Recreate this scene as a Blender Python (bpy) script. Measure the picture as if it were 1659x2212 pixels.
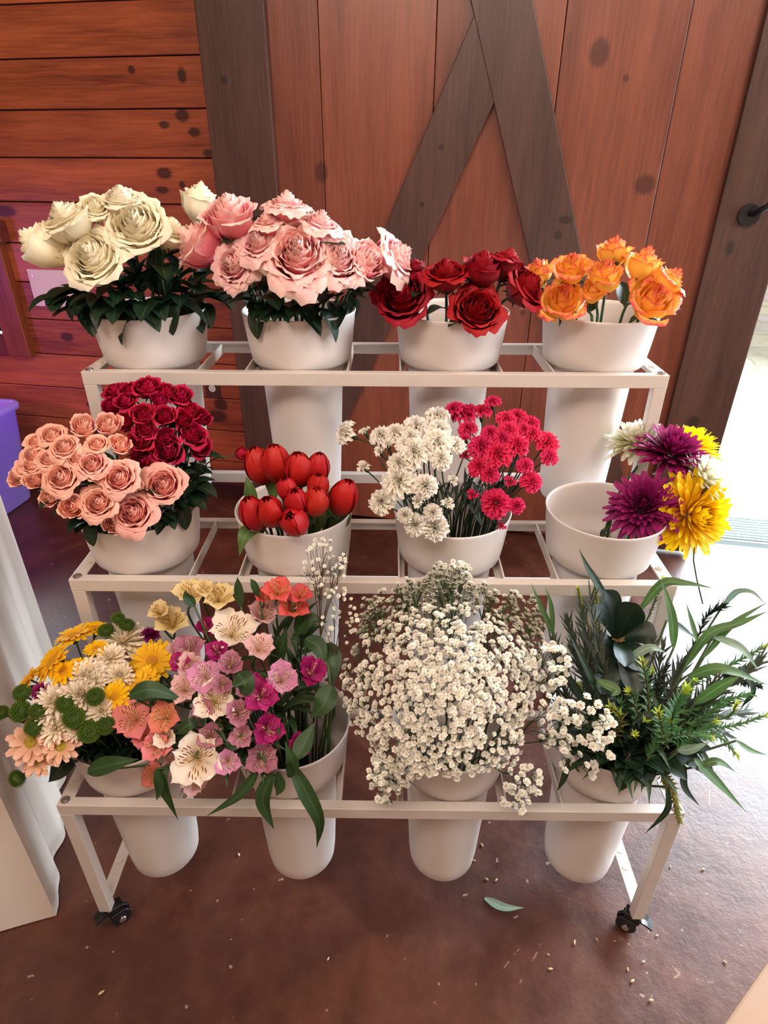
import bpy, math, random
import numpy as np
from mathutils import Vector, Matrix, Quaternion
R = math.radians
rnd = random.Random(7)
COL = bpy.context.scene.collection
scene = bpy.context.scene
for o in list(bpy.data.objects): bpy.data.objects.remove(o)

# ------------------------------------------------------------------ camera
F_PX = 1342.12
CAM = Vector((0.03305, -0.74705, 1.51776)); PITCH = 0.51841; YAW = -0.00954; ROLL = 0.00389
fwd = Vector((math.sin(YAW)*math.cos(PITCH), math.cos(YAW)*math.cos(PITCH), -math.sin(PITCH)))
rt0 = Vector((math.cos(YAW), -math.sin(YAW), 0)); up0 = rt0.cross(fwd)
RT = rt0*math.cos(ROLL)+up0*math.sin(ROLL); UP = -rt0*math.sin(ROLL)+up0*math.cos(ROLL)
cd = bpy.data.cameras.new('camera'); cam = bpy.data.objects.new('camera', cd); COL.objects.link(cam)
cd.sensor_fit = 'VERTICAL'; cd.sensor_height = 24.0; cd.lens = 24.0*F_PX/2212.0; cd.clip_start = 0.02; cd.clip_end = 200
m3 = Matrix((RT, UP, -fwd)).transposed()
cam.matrix_world = Matrix.Translation(CAM) @ m3.to_4x4()
scene.camera = cam

# ------------------------------------------------------------------ light and exposure
w = bpy.data.worlds.new('world'); scene.world = w; w.use_nodes = True
bg = w.node_tree.nodes['Background']; bg.inputs[0].default_value = (0.86, 0.93, 1.0, 1); bg.inputs[1].default_value = 1.5
def area(name, loc, target, sx, sy, power, color):
    l = bpy.data.lights.new(name, 'AREA'); l.shape = 'RECTANGLE'; l.size = sx; l.size_y = sy; l.energy = power; l.color = color
    o = bpy.data.objects.new(name, l); COL.objects.link(o); o.location = loc
    o.rotation_euler = (Vector(target)-Vector(loc)).to_track_quat('-Z', 'Y').to_euler(); return o
sun = bpy.data.lights.new('sun', 'SUN'); sun.energy = 2.2; sun.angle = R(1); sun.color = (1, .95, .86)
so = bpy.data.objects.new('sun', sun); COL.objects.link(so); so.rotation_euler = Vector((-.62, .22, -.75)).to_track_quat('-Z', 'Y').to_euler()
area('doorway_daylight', (3.7, 3.0, 2.25), (0.7, 0.3, 0.4), 3.6, 2.5, 1050, (.78, .91, 1.0))
area('left_window_daylight', (-2.27, 2.62, 1.0), (-1.0, 0.9, 0.3), .9, .4, 40, (.86, .94, 1.0))
area('side_fill', (4.05, -0.1, 1.5), (-0.8, 0.5, 0.6), 2.0, 1.7, 170, (.78, .91, 1.0))  # added cool fill from the right; the right wall has no window
area('ceiling_lamp_or_fill', (-0.7, -1.0, 3.1), (-0.3, 0.8, 0.9), 1.8, 1.0, 76, (1.0, .84, .72))
area('ceiling_lamp_or_fill', (1.6, -0.3, 3.15), (1.1, 1.8, 1.2), 1.2, .8, 60, (1.0, .86, .76))  # added warm fill that brightens the door, not a known room lamp
pl_ = area('purple_stage_lamp', (-2.7, 1.1, 1.0), (-1.3, 2.1, 0.1), .3, .3, 4, (.72, .14, .85)); pl_.data.spread = R(105)
scene.view_settings.view_transform = 'Standard'; scene.view_settings.look = 'None'
scene.view_settings.exposure = 0.0; scene.view_settings.gamma = 1.0
scene.view_settings.use_curve_mapping = False

# ------------------------------------------------------------------ picture to place helpers
def ray(px, py): return (fwd+RT*((px-829.5)/F_PX)-UP*((py-1106)/F_PX))
def at(px, py, Y): d = ray(px, py); return CAM+d*((Y-CAM.y)/d.y)
def atz(px, py, Z): d = ray(px, py); return CAM+d*((Z-CAM.z)/d.z)
def depth(P): return (P-CAM).dot(fwd)

# ------------------------------------------------------------------ object helpers
def tag(o, label=None, cat=None, group=None, kind=None):
    if label: o['label'] = label
    if cat: o['category'] = cat
    if group: o['group'] = group
    if kind: o['kind'] = kind
    return o
def empty(name, loc=(0, 0, 0)):
    o = bpy.data.objects.new(name, None); o.location = loc; o.empty_display_size = .02; COL.objects.link(o); return o
class MB:
    def __init__(s): s.v = []; s.f = []; s.uv = []; s.mi = []; s.cur = 0
    def face(s, idx, uvs=None):
        s.f.append(tuple(idx)); s.uv.extend(uvs if uvs else [(0.5, 0.5)]*len(idx)); s.mi.append(s.cur)
    def grid(s, fn, nu, nv, flip=False):
        b = len(s.v)
        for j in range(nv+1):
            for i in range(nu+1): s.v.append(tuple(fn(i/nu, j/nv)))
        for j in range(nv):
            for i in range(nu):
                a = b+j*(nu+1)+i
                s.face((a, a+1, a+nu+2, a+nu+1), [(i/nu, j/nv), ((i+1)/nu, j/nv), ((i+1)/nu, (j+1)/nv), (i/nu, (j+1)/nv)])
    def box(s, x0, x1, y0, y1, z0, z1, M=None):
        P = [Vector((x, y, z)) for z in (z0, z1) for y in (y0, y1) for x in (x0, x1)]
        if M: P = [M @ p for p in P]
        b = len(s.v); s.v += [tuple(p) for p in P]
        for q in ((0, 2, 3, 1), (4, 5, 7, 6), (0, 1, 5, 4), (2, 6, 7, 3), (0, 4, 6, 2), (1, 3, 7, 5)): s.face([b+i for i in q])
    def tube(s, pts, r, n=6, cap=True):
        pts = [Vector(p) for p in pts]; b = len(s.v); N = len(pts)
        rr = r if isinstance(r, (list, tuple)) else [r]*N
        for i, p in enumerate(pts):
            t = (pts[min(i+1, N-1)]-pts[max(i-1, 0)])
            if t.length < 1e-9: t = Vector((0, 0, 1))
            t.normalize(); a = t.cross(Vector((.13, .97, .21))); a.normalize(); c = t.cross(a)
            for k in range(n):
                an = 2*math.pi*k/n; s.v.append(tuple(p+(a*math.cos(an)+c*math.sin(an))*rr[i]))
        for i in range(N-1):
            for k in range(n):
                k2 = (k+1) % n
                s.face((b+i*n+k, b+i*n+k2, b+(i+1)*n+k2, b+(i+1)*n+k), [(k/n, i/(N-1)), ((k+1)/n, i/(N-1)), ((k+1)/n, (i+1)/(N-1)), (k/n, (i+1)/(N-1))])
        if cap:
            s.face([b+k for k in range(n)][::-1]); s.face([b+(N-1)*n+k for k in range(n)])
    def lathe(s, prof, n=48, cx=0, cy=0, close=False):
        b = len(s.v)
        for (r, z) in prof:
            for k in range(n):
                a = 2*math.pi*k/n; s.v.append((cx+r*math.cos(a), cy+r*math.sin(a), z))
        m = len(prof)
        for i in range(m-1):
            for k in range(n):
                k2 = (k+1) % n; s.face((b+i*n+k, b+i*n+k2, b+(i+1)*n+k2, b+(i+1)*n+k))
    def blade(s, pts, W, nrm=None, fold=.18, n=8, prof=None, tip=.0):
        # leaf ribbon along points, widest in the middle, folded along its midrib
        P = catmull(pts, n); N = len(P); b = len(s.v)
        for i, p in enumerate(P):
            t = i/(N-1); d = (P[min(i+1, N-1)]-P[max(i-1, 0)])
            if d.length < 1e-9: d = Vector((0, 0, 1))
            d.normalize()
            nn = nrm if nrm is not None else (CAM-p)*.0+Vector((0, -.5, .85))
            side = d.cross(nn)
            if side.length < .05: side = d.cross(Vector((.7, .3, .2)))
            side.normalize(); n2 = side.cross(d); n2.normalize()
            wd = W*.5*(prof(t) if prof else max(.02, math.sin(math.pi*min(1, (t*.95+.04))**.72))**1.15)
            for u in (-1, -.5, 0, .5, 1): s.v.append(tuple(p+side*wd*u+n2*abs(u)*wd*fold*2))
        for i in range(N-1):
            for k in range(4):
                a = b+i*5+k
                s.face((a, a+1, a+6, a+5), [(k/4, i/(N-1)), ((k+1)/4, i/(N-1)), ((k+1)/4, (i+1)/(N-1)), (k/4, (i+1)/(N-1))])
    def add(s, other, M):
        b = len(s.v); s.v += [tuple(M @ Vector(p)) for p in other.v]
        s.f += [tuple(b+i for i in f) for f in other.f]; s.uv += other.uv; s.mi += other.mi
    def mesh(s, name, mats, smooth=True):
        me = bpy.data.meshes.new(name); me.from_pydata(s.v, [], s.f); me.update()
        uvl = me.uv_layers.new(name='UVMap'); uvl.data.foreach_set('uv', np.array(s.uv, dtype=np.float32).ravel())
        for m in (mats if isinstance(mats, (list, tuple)) else [mats]): me.materials.append(m)
        me.polygons.foreach_set('material_index', s.mi)
        me.polygons.foreach_set('use_smooth', [smooth]*len(s.f)); me.update(); return me
    def build(s, name, mats, parent=None, smooth=False, loc=None, bevel=0):
        o = bpy.data.objects.new(name, s.mesh(name, mats, smooth)); COL.objects.link(o)
        if parent: o.parent = parent
        if loc is not None: o.location = loc
        if bevel:
            b = o.modifiers.new('bevel', 'BEVEL'); b.width = bevel; b.segments = 2; b.limit_method = 'ANGLE'
        return o
def catmull(pts, n=6):
    P = [Vector(p) for p in pts]
    if len(P) == 2: return [P[0].lerp(P[1], i/n) for i in range(n+1)]
    Q = [P[0]*2-P[1]]+P+[P[-1]*2-P[-2]]; out = []
    per = max(2, n//(len(P)-1))
    for k in range(1, len(Q)-2):
        a, b, c, d = Q[k-1], Q[k], Q[k+1], Q[k+2]
        for i in range(per):
            t = i/per; out.append(.5*((2*b)+(c-a)*t+(2*a-5*b+4*c-d)*t*t+(3*b-a-3*c+d)*t**3))
    out.append(P[-1]); return out
def place(me, name, parent, loc, q=None, sc=1.0):
    o = bpy.data.objects.new(name, me); COL.objects.link(o); o.parent = parent; o.location = loc
    o.rotation_mode = 'QUATERNION'
    if q is not None: o.rotation_quaternion = q
    o.scale = (sc, sc, sc) if not isinstance(sc, tuple) else sc
    return o

# ------------------------------------------------------------------ materials
def lin(c):
    return tuple((v/255/12.92 if v/255 <= .04045 else ((v/255+.055)/1.055)**2.4) for v in c)+(1,)
class NT:
    def __init__(s, name):
        s.m = bpy.data.materials.new(name); s.m.use_nodes = True; s.t = s.m.node_tree; s.t.nodes.clear()
        s.out = s.n('ShaderNodeOutputMaterial')
    def n(s, typ, **kw):
        nd = s.t.nodes.new(typ)
        for k, v in kw.items(): setattr(nd, k, v)
        return nd
    def l(s, a, b): s.t.links.new(a, b)
    def setv(s, sock, v):
        if isinstance(v, bpy.types.NodeSocket): s.l(v, sock)
        else: sock.default_value = v
    def math(s, op, a, b=0.0, c=None, clamp=False):
        nd = s.n('ShaderNodeMath', operation=op); nd.use_clamp = clamp; s.setv(nd.inputs[0], a); s.setv(nd.inputs[1], b)
        if c is not None: s.setv(nd.inputs[2], c)
        return nd.outputs[0]
    def mix(s, fac, a, b, mode='MIX'):
        nd = s.n('ShaderNodeMix', data_type='RGBA', blend_type=mode); s.setv(nd.inputs[0], fac); s.setv(nd.inputs[6], a); s.setv(nd.inputs[7], b); return nd.outputs[2]
    def noise(s, scale, vec=None, detail=3, rough=.5, w=None):
        nd = s.n('ShaderNodeTexNoise'); nd.inputs['Scale'].default_value = scale; nd.inputs['Detail'].default_value = detail; nd.inputs['Roughness'].default_value = rough
        if vec is not None: s.l(vec, nd.inputs['Vector'])
        return nd.outputs['Fac']
    def ramp(s, fac, stops):
        nd = s.n('ShaderNodeValToRGB'); cr = nd.color_ramp
        while len(cr.elements) < len(stops): cr.elements.new(.5)
        for e, (p, c) in zip(cr.elements, stops): e.position = p; e.color = c if len(c) == 4 else c+(1,)
        s.setv(nd.inputs[0], fac); return nd.outputs[0]
    def mapping(s, vec, sc=(1, 1, 1), loc=(0, 0, 0), rot=(0, 0, 0)):
        nd = s.n('ShaderNodeMapping'); nd.inputs['Scale'].default_value = sc; nd.inputs['Location'].default_value = loc; nd.inputs['Rotation'].default_value = rot; s.l(vec, nd.inputs['Vector']); return nd.outputs[0]
    def obj(s): return s.n('ShaderNodeTexCoord').outputs['Object']
    def pbr(s, color, rough=.5, metal=0, spec=.5, bump=None, bstr=.2, bdist=.01, **kw):
        b = s.n('ShaderNodeBsdfPrincipled'); s.setv(b.inputs['Base Color'], color); s.setv(b.inputs['Roughness'], rough); b.inputs['Metallic'].default_value = metal
        b.inputs['Specular IOR Level'].default_value = spec
        for k, v in kw.items(): s.setv(b.inputs[k], v)
        if bump is not None:
            bn = s.n('ShaderNodeBump'); bn.inputs['Strength'].default_value = bstr; bn.inputs['Distance'].default_value = bdist; s.l(bump, bn.inputs['Height']); s.l(bn.outputs[0], b.inputs['Normal'])
        s.l(b.outputs[0], s.out.inputs[0]); return b
def simple(name, col, rough=.5, metal=0, var=.06, nscale=12, spec=.5, **kw):
    t = NT(name); c = lin(col); f = t.noise(nscale, t.obj())
    d = tuple(max(0, v*(1-var*2.5)) for v in c[:3])+(1,)
    t.pbr(t.mix(f, d, tuple(min(1, v*(1+var)) for v in c[:3])+(1,)), rough, metal, spec, **kw); return t.m
def petal(name, inner, edge, e0=.55, e1=1.0, mid=None, stripes=None, throat=None, trans=.28, rough=.55, var=.10):
    t = NT(name); uv = t.n('ShaderNodeUVMap').outputs[0]; sp = t.n('ShaderNodeSeparateXYZ'); t.l(uv, sp.inputs[0]); U, V = sp.outputs[0], sp.outputs[1]
    nz = t.noise(9, t.obj(), 2); v2 = t.math('ADD', V, t.math('MULTIPLY', t.math('SUBTRACT', nz, .5), .35))
    st = [(0, lin(inner)), (e0, lin(mid or inner)), (e1, lin(edge))]
    c = t.ramp(v2, st)
    if throat: c = t.mix(t.math('SUBTRACT', 1.0, t.math('MULTIPLY', V, 2.6), clamp=True), c, lin(throat))
    if stripes:
        wv = t.math('SINE', t.math('MULTIPLY', U, 44.0)); brk = t.math('SINE', t.math('ADD', t.math('MULTIPLY', V, 21.0), t.math('MULTIPLY', U, 29.0)))
        a = t.math('MULTIPLY', t.math('GREATER_THAN', wv, .35), t.math('GREATER_THAN', brk, -.35))
        a = t.math('MULTIPLY', a, t.math('MULTIPLY', t.math('GREATER_THAN', V, .28), t.math('LESS_THAN', V, .80)))
        c = t.mix(a, c, lin(stripes))
    ob = t.n('ShaderNodeObjectInfo').outputs['Random']
    hv = t.n('ShaderNodeHueSaturation'); t.l(c, hv.inputs['Color'])
    t.setv(hv.inputs['Value'], t.math('ADD', 1-var/2, t.math('MULTIPLY', ob, var))); t.setv(hv.inputs['Hue'], t.math('ADD', .495, t.math('MULTIPLY', ob, .01)))
    col = hv.outputs[0]
    vein = t.noise(30, t.mapping(uv, (3, .3, 1)), 2)
    b = t.pbr(col, rough, 0, .3, bump=vein, bstr=.15, bdist=.02)
    tr = t.n('ShaderNodeBsdfTranslucent'); t.l(col, tr.inputs[0]); mx = t.n('ShaderNodeMixShader'); mx.inputs[0].default_value = trans
    t.l(b.outputs[0], mx.inputs[1]); t.l(tr.outputs[0], mx.inputs[2]); t.l(mx.outputs[0], t.out.inputs[0]); return t.m
def leafmat(name, c1, c2, rough=.42, rib=.35, trans=.15, spec=.5):
    t = NT(name); uv = t.n('ShaderNodeUVMap').outputs[0]; sp = t.n('ShaderNodeSeparateXYZ'); t.l(uv, sp.inputs[0])
    c = t.mix(t.noise(25, t.obj(), 3), lin(c1), lin(c2))
    mid = t.math('LESS_THAN', t.math('ABSOLUTE', t.math('SUBTRACT', sp.outputs[0], .5)), .05)
    c = t.mix(t.math('MULTIPLY', mid, rib), c, lin(tuple(min(255, int(v*1.5+25)) for v in c2)))
    b = t.pbr(c, rough, 0, spec, bump=t.noise(40, t.mapping(uv, (2, 1, 1)), 2), bstr=.2, bdist=.01)
    tr = t.n('ShaderNodeBsdfTranslucent'); t.l(c, tr.inputs[0]); mx = t.n('ShaderNodeMixShader'); mx.inputs[0].default_value = trans
    t.l(b.outputs[0], mx.inputs[1]); t.l(tr.outputs[0], mx.inputs[2]); t.l(mx.outputs[0], t.out.inputs[0]); return t.m
def wood(name, c_dark, c_light, axis='x', knots=(), vor=True, rough=.42, seams=None, tint=None, spec=.5, kc=(40, 16, 12)):
    # stained timber; grain runs along axis (object space x or z); knots: (u, z, ru, rz)
    t = NT(name); o = t.obj(); ob = t.n('ShaderNodeObjectInfo').outputs['Random']
    at_ = t.n('ShaderNodeAttribute'); at_.attribute_name = 'plank'; pk = at_.outputs['Fac']
    off = t.n('ShaderNodeCombineXYZ'); t.setv(off.inputs[0], t.math('MULTIPLY', pk, 7.3)); t.setv(off.inputs[1], t.math('MULTIPLY', pk, 3.1)); t.setv(off.inputs[2], t.math('MULTIPLY', pk, 9.7))
    va = t.n('ShaderNodeVectorMath', operation='ADD'); t.l(o, va.inputs[0]); t.l(off.outputs[0], va.inputs[1]); o2 = va.outputs[0]
    s1 = (.6, 5, 5) if axis == 'x' else (5, 5, .6); s2 = (3, 70, 70) if axis == 'x' else (70, 70, 3)
    g1 = t.noise(2.2, t.mapping(o2, s1), 4, .6); g2 = t.noise(2.0, t.mapping(o2, s2), 3, .6)
    g = t.math('ADD', t.math('MULTIPLY', g1, .62), t.math('MULTIPLY', g2, .38))
    g = t.math('ADD', g, t.math('MULTIPLY', t.math('SUBTRACT', pk, .5), .16))
    c = t.ramp(g, [(.3, lin(c_dark)), (.68, lin(c_light))])
    sp = t.n('ShaderNodeSeparateXYZ'); t.l(o, sp.inputs[0])
    km = None
    for (ku, kz, ru, rz) in knots:
        du = t.math('DIVIDE', t.math('SUBTRACT', sp.outputs[0], ku), ru); dz = t.math('DIVIDE', t.math('SUBTRACT', sp.outputs[2], kz), rz)
        d = t.math('SQRT', t.math('ADD', t.math('MULTIPLY', du, du), t.math('MULTIPLY', dz, dz)))
        k = t.math('SUBTRACT', 1.6, t.math('ADD', d, t.math('MULTIPLY', g2, .5)), clamp=True)
        k = t.math('MULTIPLY', k, 2.0, clamp=True)
        km = k if km is None else t.math('MAXIMUM', km, k)
    if km is not None: c = t.mix(t.math('MULTIPLY', km, .85), c, lin(kc))
    t.pbr(c, rough, 0, spec, bump=g2, bstr=.12, bdist=.004); return t.m

M_white = simple('white_powder_coat', (208, 198, 190), .38, nscale=20, var=.03)
M_pot = simple('white_plastic', (222, 214, 210), .42, nscale=6, var=.02)
M_bolt = simple('zinc_bolt', (190, 190, 190), .25, .9)
M_black = simple('black_plastic', (18, 18, 22), .35)
M_chrome = simple('chrome', (205, 205, 205), .15, .95)
M_stem = simple('stem_green', (52, 78, 34), .5, nscale=40, var=.2)
M_stem_d = simple('dark_stem_green', (30, 48, 30), .5, nscale=40, var=.2)
M_stem_b = simple('brown_stem', (84, 66, 44), .6, nscale=40, var=.2)
L_rose = leafmat('rose_leaf', (14, 34, 20), (34, 58, 36), .38, .3)
L_alst = leafmat('lily_leaf', (24, 50, 24), (56, 88, 44), .42, .15)
L_tulip = leafmat('tulip_leaf', (62, 92, 46), (112, 140, 78), .5, .1)
L_euc = leafmat('long_green_leaf', (48, 82, 40), (92, 128, 70), .45, .2)
L_grey = leafmat('grey_green_leaf', (90, 118, 98), (140, 162, 140), .5, .2)
L_dark = leafmat('dark_glossy_leaf', (5, 18, 12), (14, 42, 22), .3, .08)
L_needle = leafmat('needle_leaf', (58, 104, 56), (112, 158, 98), .5, 0)
L_tip = leafmat('young_needle_leaf', (150, 176, 44), (196, 208, 76), .5, 0)
L_olive = leafmat('olive_sprig', (96, 96, 40), (142, 136, 62), .5, 0)
L_feather = leafmat('feathery_grey_leaf', (38, 48, 38), (76, 84, 66), .6, 0)
# ------------------------------------------------------------------ the setting
TH = R(-10); WO = Vector((-.75, 2.05, 0))
WM = Matrix.Translation(WO) @ Matrix.Rotation(TH, 4, 'Z')       # wall frame: x along the wall, y outwards, z up
def wl(u, n, z): return WM @ Vector((u, n, z))
def struct(o): o['kind'] = 'structure'; return o
def planks(o, vals):
    a = o.data.attributes.new('plank', 'FLOAT', 'FACE'); a.data.foreach_set('value', vals)

def floor_mat():
    t = NT('stained_concrete'); o = t.obj()
    n1 = t.noise(1.6, o, 6, .62); n2 = t.noise(9, o, 6, .7); n3 = t.noise(60, o, 3, .6)
    g = t.math('ADD', t.math('MULTIPLY', n1, .6), t.math('MULTIPLY', n2, .4))
    c = t.ramp(g, [(.32, lin((40, 17, 12))), (.48, lin((70, 35, 25))), (.62, lin((96, 54, 38))), (.75, lin((122, 80, 62)))])
    sc = t.n('ShaderNodeTexVoronoi'); sc.feature = 'DISTANCE_TO_EDGE'; sc.inputs['Scale'].default_value = 3.2
    wob = t.n('ShaderNodeVectorMath', operation='ADD'); t.l(o, wob.inputs[0]); nn = t.n('ShaderNodeTexNoise'); nn.inputs['Scale'].default_value = 5; t.l(nn.outputs['Color'], wob.inputs[1]); t.l(wob.outputs[0], sc.inputs['Vector'])
    scr = t.math('MULTIPLY', t.math('LESS_THAN', sc.outputs['Distance'], .004), t.math('GREATER_THAN', n2, .6))
    c = t.mix(t.math('MULTIPLY', scr, .3), c, lin((190, 150, 130)))
    sk = t.math('GREATER_THAN', t.noise(38, o, 2, .5), .735); c = t.mix(t.math('MULTIPLY', sk, .35), c, lin((205, 180, 160)))
    rg = t.math('ADD', .27, t.math('MULTIPLY', n2, .22))
    b = t.math('ADD', t.math('MULTIPLY', n3, .25), n2)
    t.pbr(c, rg, 0, .5, bump=b, bstr=.16, bdist=.012); return t.m
fb = MB(); fb.face([0, 1, 2, 3]); fb.v = [(-4.5, -3.2, 0), (4.2, -3.2, 0), tuple(WM @ Vector((5.1, .0, 0))), tuple(WM @ Vector((-4.0, .0, 0)))]
struct(fb.build('floor', floor_mat()))
def patio_mat():
    t = NT('flagstone'); o = t.obj(); nn = t.n('ShaderNodeTexNoise'); nn.inputs['Scale'].default_value = 2.2; t.l(o, nn.inputs['Vector'])
    wob = t.n('ShaderNodeVectorMath', operation='ADD'); t.l(o, wob.inputs[0]); ms = t.n('ShaderNodeVectorMath', operation='SCALE'); ms.inputs['Scale'].default_value = .35; t.l(nn.outputs['Color'], ms.inputs[0]); t.l(ms.outputs[0], wob.inputs[1])
    v = t.n('ShaderNodeTexVoronoi'); v.feature = 'DISTANCE_TO_EDGE'; v.inputs['Scale'].default_value = 1.7; t.l(wob.outputs[0], v.inputs['Vector'])
    v2 = t.n('ShaderNodeTexVoronoi'); v2.inputs['Scale'].default_value = 1.7; t.l(wob.outputs[0], v2.inputs['Vector'])
    c = t.mix(t.noise(6, o, 6, .7), lin((150, 140, 122)), lin((214, 204, 180)))
    c = t.mix(.25, c, v2.outputs['Color'], 'SOFT_LIGHT')
    j = t.math('LESS_THAN', v.outputs['Distance'], .025); c = t.mix(t.math('MULTIPLY', j, .6), c, lin((150, 138, 110)))
    t.pbr(c, .8, 0, .3, bump=t.noise(7, o, 8, .75), bstr=.9, bdist=.06); return t.m
pb = MB(); pb.face([0, 1, 2, 3]); pb.v = [wl(1.0, .27, -.03), wl(14, .27, -.03), wl(14, 14, -.03), wl(-8, 14, -.03)]; pb.v = [tuple(v) for v in pb.v]; pb.v[0] = tuple(wl(-8, .27, -.03))
struct(pb.build('ground', patio_mat()))
# plank wall with a low window at left and a doorway behind the sliding door
W_wall = wood('stained_pine_planks', (104, 42, 24), (190, 98, 58), 'x', knots=[(.02+du, z, .022, .014) for du, z in ((.0, 1.60), (.05, 1.53))]+
   [(-.2, 1.80, .014, .012), (.0, 1.78, .016, .022), (-.02, 1.655, .025, .020), (-.10, 1.625, .02, .012), (-.13, 1.46, .03, .018), (-.15, 1.40, .026, .012), (-.06, 1.42, .012, .012), (-.55, 1.30, .04, .025), (-.9, 1.31, .05, .02),
    (-.05, .44, .05, .03), (-.02, .50, .03, .03), (-.5, .62, .03, .02), (-.3, .32, .04, .02), (-.75, .78, .03, .02), (-.7, .45, .03, .02)])
WX0, WX1, WZ0, WZ1 = -1.98, -1.05, .79, 1.17    # window opening
DX0, DX1, DZ1 = 1.72, 4.75, 2.55                 # doorway
mb = MB(); vals = []
z0 = .037-.164
def wallbox(u0, u1, a, b, pv):
    if u1-u0 < .002 or b-a < .002: return
    mb.box(u0, u1, 0, .14, a, b); vals.extend([pv]*6)
k = 0
while z0 < 3.25:
    a = max(0, z0+.0022); b = z0+.164-.0022; k += 1
    segs = [(-4.0, DX0), (DX1, 5.2)] if a < DZ1 else [(-4.0, 5.2)]
    pv = rnd.random()
    for (u0, u1) in segs:
        if u0 < WX0 and b > WZ0 and a < WZ1:
            wallbox(u0, WX0, a, b, pv); wallbox(WX1, u1, a, b, pv)
            if a < WZ0: wallbox(WX0, WX1, a, WZ0, pv)
            if b > WZ1: wallbox(WX0, WX1, WZ1, b, pv)
        else: wallbox(u0, u1, a, b, pv)
    # dark backing in the groove
    z0 += .164
wall = mb.build('wall_back', W_wall, bevel=.003); wall.matrix_world = WM; planks(wall, vals); struct(wall)
gb = MB(); M_groove = simple('groove_dark', (34, 14, 12), .8)
for (u0, u1, a, b) in ((-4, WX0, 0, 3.2), (WX1, DX0, 0, 3.2), (DX1, 5.2, 0, 3.2), (WX0, WX1, 0, WZ0), (WX0, WX1, WZ1, 3.2), (DX0, DX1, DZ1, 3.2)): gb.box(u0, u1, .012, .13, a, b)
g = gb.build('wall_backing', M_groove, wall)
bb = MB(); bb.box(-4, 1.7, -.016, 0, 0, .085); bo = bb.build('baseboard_back', wood('dark_baseboard', (44, 16, 14), (80, 32, 24), 'x'), bevel=.003); bo.matrix_world = WM; struct(bo)
# other room surfaces
M_plain = simple('warm_painted_wall', (196, 160, 128), .8)
for nm, pts in (('wall_left', [(-4.5, -3.2, 0), (-4.5, 3.2, 0), (-4.5, 3.2, 3.2), (-4.5, -3.2, 3.2)]),
                ('wall_right', [(4.2, -3.2, 0), (4.2, 1.15, 0), (4.2, 1.15, 3.2), (4.2, -3.2, 3.2)]),
                ('wall_front', [(-4.5, -3.2, 0), (4.2, -3.2, 0), (4.2, -3.2, 3.2), (-4.5, -3.2, 3.2)]),
                ('ceiling', [(-4.6, -3.3, 3.2), (4.4, -3.3, 3.2), (4.4, 1.3, 3.2), (-4.6, 3.0, 3.2)])):
    q = MB(); q.v = pts; q.face([0, 1, 2, 3]); struct(q.build(nm, M_plain))
# threshold
th = MB(); th.box(1.3, 4.8, .02, .26, -.03, .012)
for i in range(9): th.box(1.3, 4.8, .035+i*.025, .043+i*.025, .012, .019)
t_ = th.build('trim_1', simple('aluminium_threshold', (176, 190, 190), .35, .6)); t_.matrix_world = WM; struct(t_)
# window
win = empty('window_1'); win.matrix_world = WM; struct(win)
W_frame = wood('window_frame_wood', (96, 38, 20), (150, 72, 40), 'z'); W_sillm = wood('window_rail_wood', (80, 30, 26), (120, 52, 40), 'x')
m = MB(); m.box(WX1-.005, WX1+.11, -.045, .05, .685, 1.19); m.build('side_frame', W_frame, win, bevel=.004)
m = MB(); m.box(WX0-.11, WX0+.005, -.045, .05, .685, 1.19); m.build('side_frame', W_frame, win, bevel=.004)
m = MB(); m.box(WX0-.14, WX1+.14, -.06, .05, 1.19, 1.275); m.build('top_rail', W_sillm, win, bevel=.004)
m = MB(); m.box(WX0, WX1-.003, -.04, .05, .686, WZ0); m.build('bottom_rail', W_sillm, win, bevel=.004)
t = NT('window_glass'); gl = t.n('ShaderNodeBsdfGlossy'); gl.inputs['Roughness'].default_value = .02; tr = t.n('ShaderNodeBsdfTransparent'); mx = t.n('ShaderNodeMixShader'); mx.inputs[0].default_value = .08
t.l(tr.outputs[0], mx.inputs[1]); t.l(gl.outputs[0], mx.inputs[2]); t.l(mx.outputs[0], t.out.inputs[0])
m = MB(); m.box(WX0, WX1, .045, .05, WZ0, WZ1); m.build('pane', t.m, win)
m = MB(); m.box(WX0, WX1, .0, .045, .93, .95); m.build('glazing_bar', W_frame, win)
# sliding barn door
DK = [(1.476, 1.808, .026, .034), (1.689, 1.44, .03, .027), (1.57, 1.74, .009, .009), (1.33, 1.0, .01, .01), (.55, 1.47, .022, .03)]
W_door = wood('red_stained_door_boards', (98, 46, 32), (146, 80, 56), 'z', knots=DK, rough=.36, spec=.6, kc=(70, 28, 22))
W_stile = wood('dark_stained_rails', (56, 34, 28), (96, 62, 50), 'z', knots=[(2.03, .62, .02, .02), (2.0, 1.25, .012, .02), (.22, 1.75, .012, .012), (.26, 1.38, .008, .008)], rough=.4, spec=.55, kc=(34, 22, 20))
door = empty('door_1'); door.matrix_world = WM; struct(door)
m = MB(); vals = []; ed = [.14, .56, .955, 1.36, 1.73, 2.155]
for i in range(5):
    m.box(ed[i]+.001, ed[i+1]-.001, -.105, -.065, .025, 3.15); vals += [rnd.random()*.8]*6
o = m.build('board_panel', W_door, door, bevel=.0025); planks(o, vals)
for (a, b) in ((.14, .385), (1.935, 2.155)):
    m = MB(); m.box(a, b, -.135, -.1052, .02, 3.15); m.build('stile', W_stile, door, bevel=.004)
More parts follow.
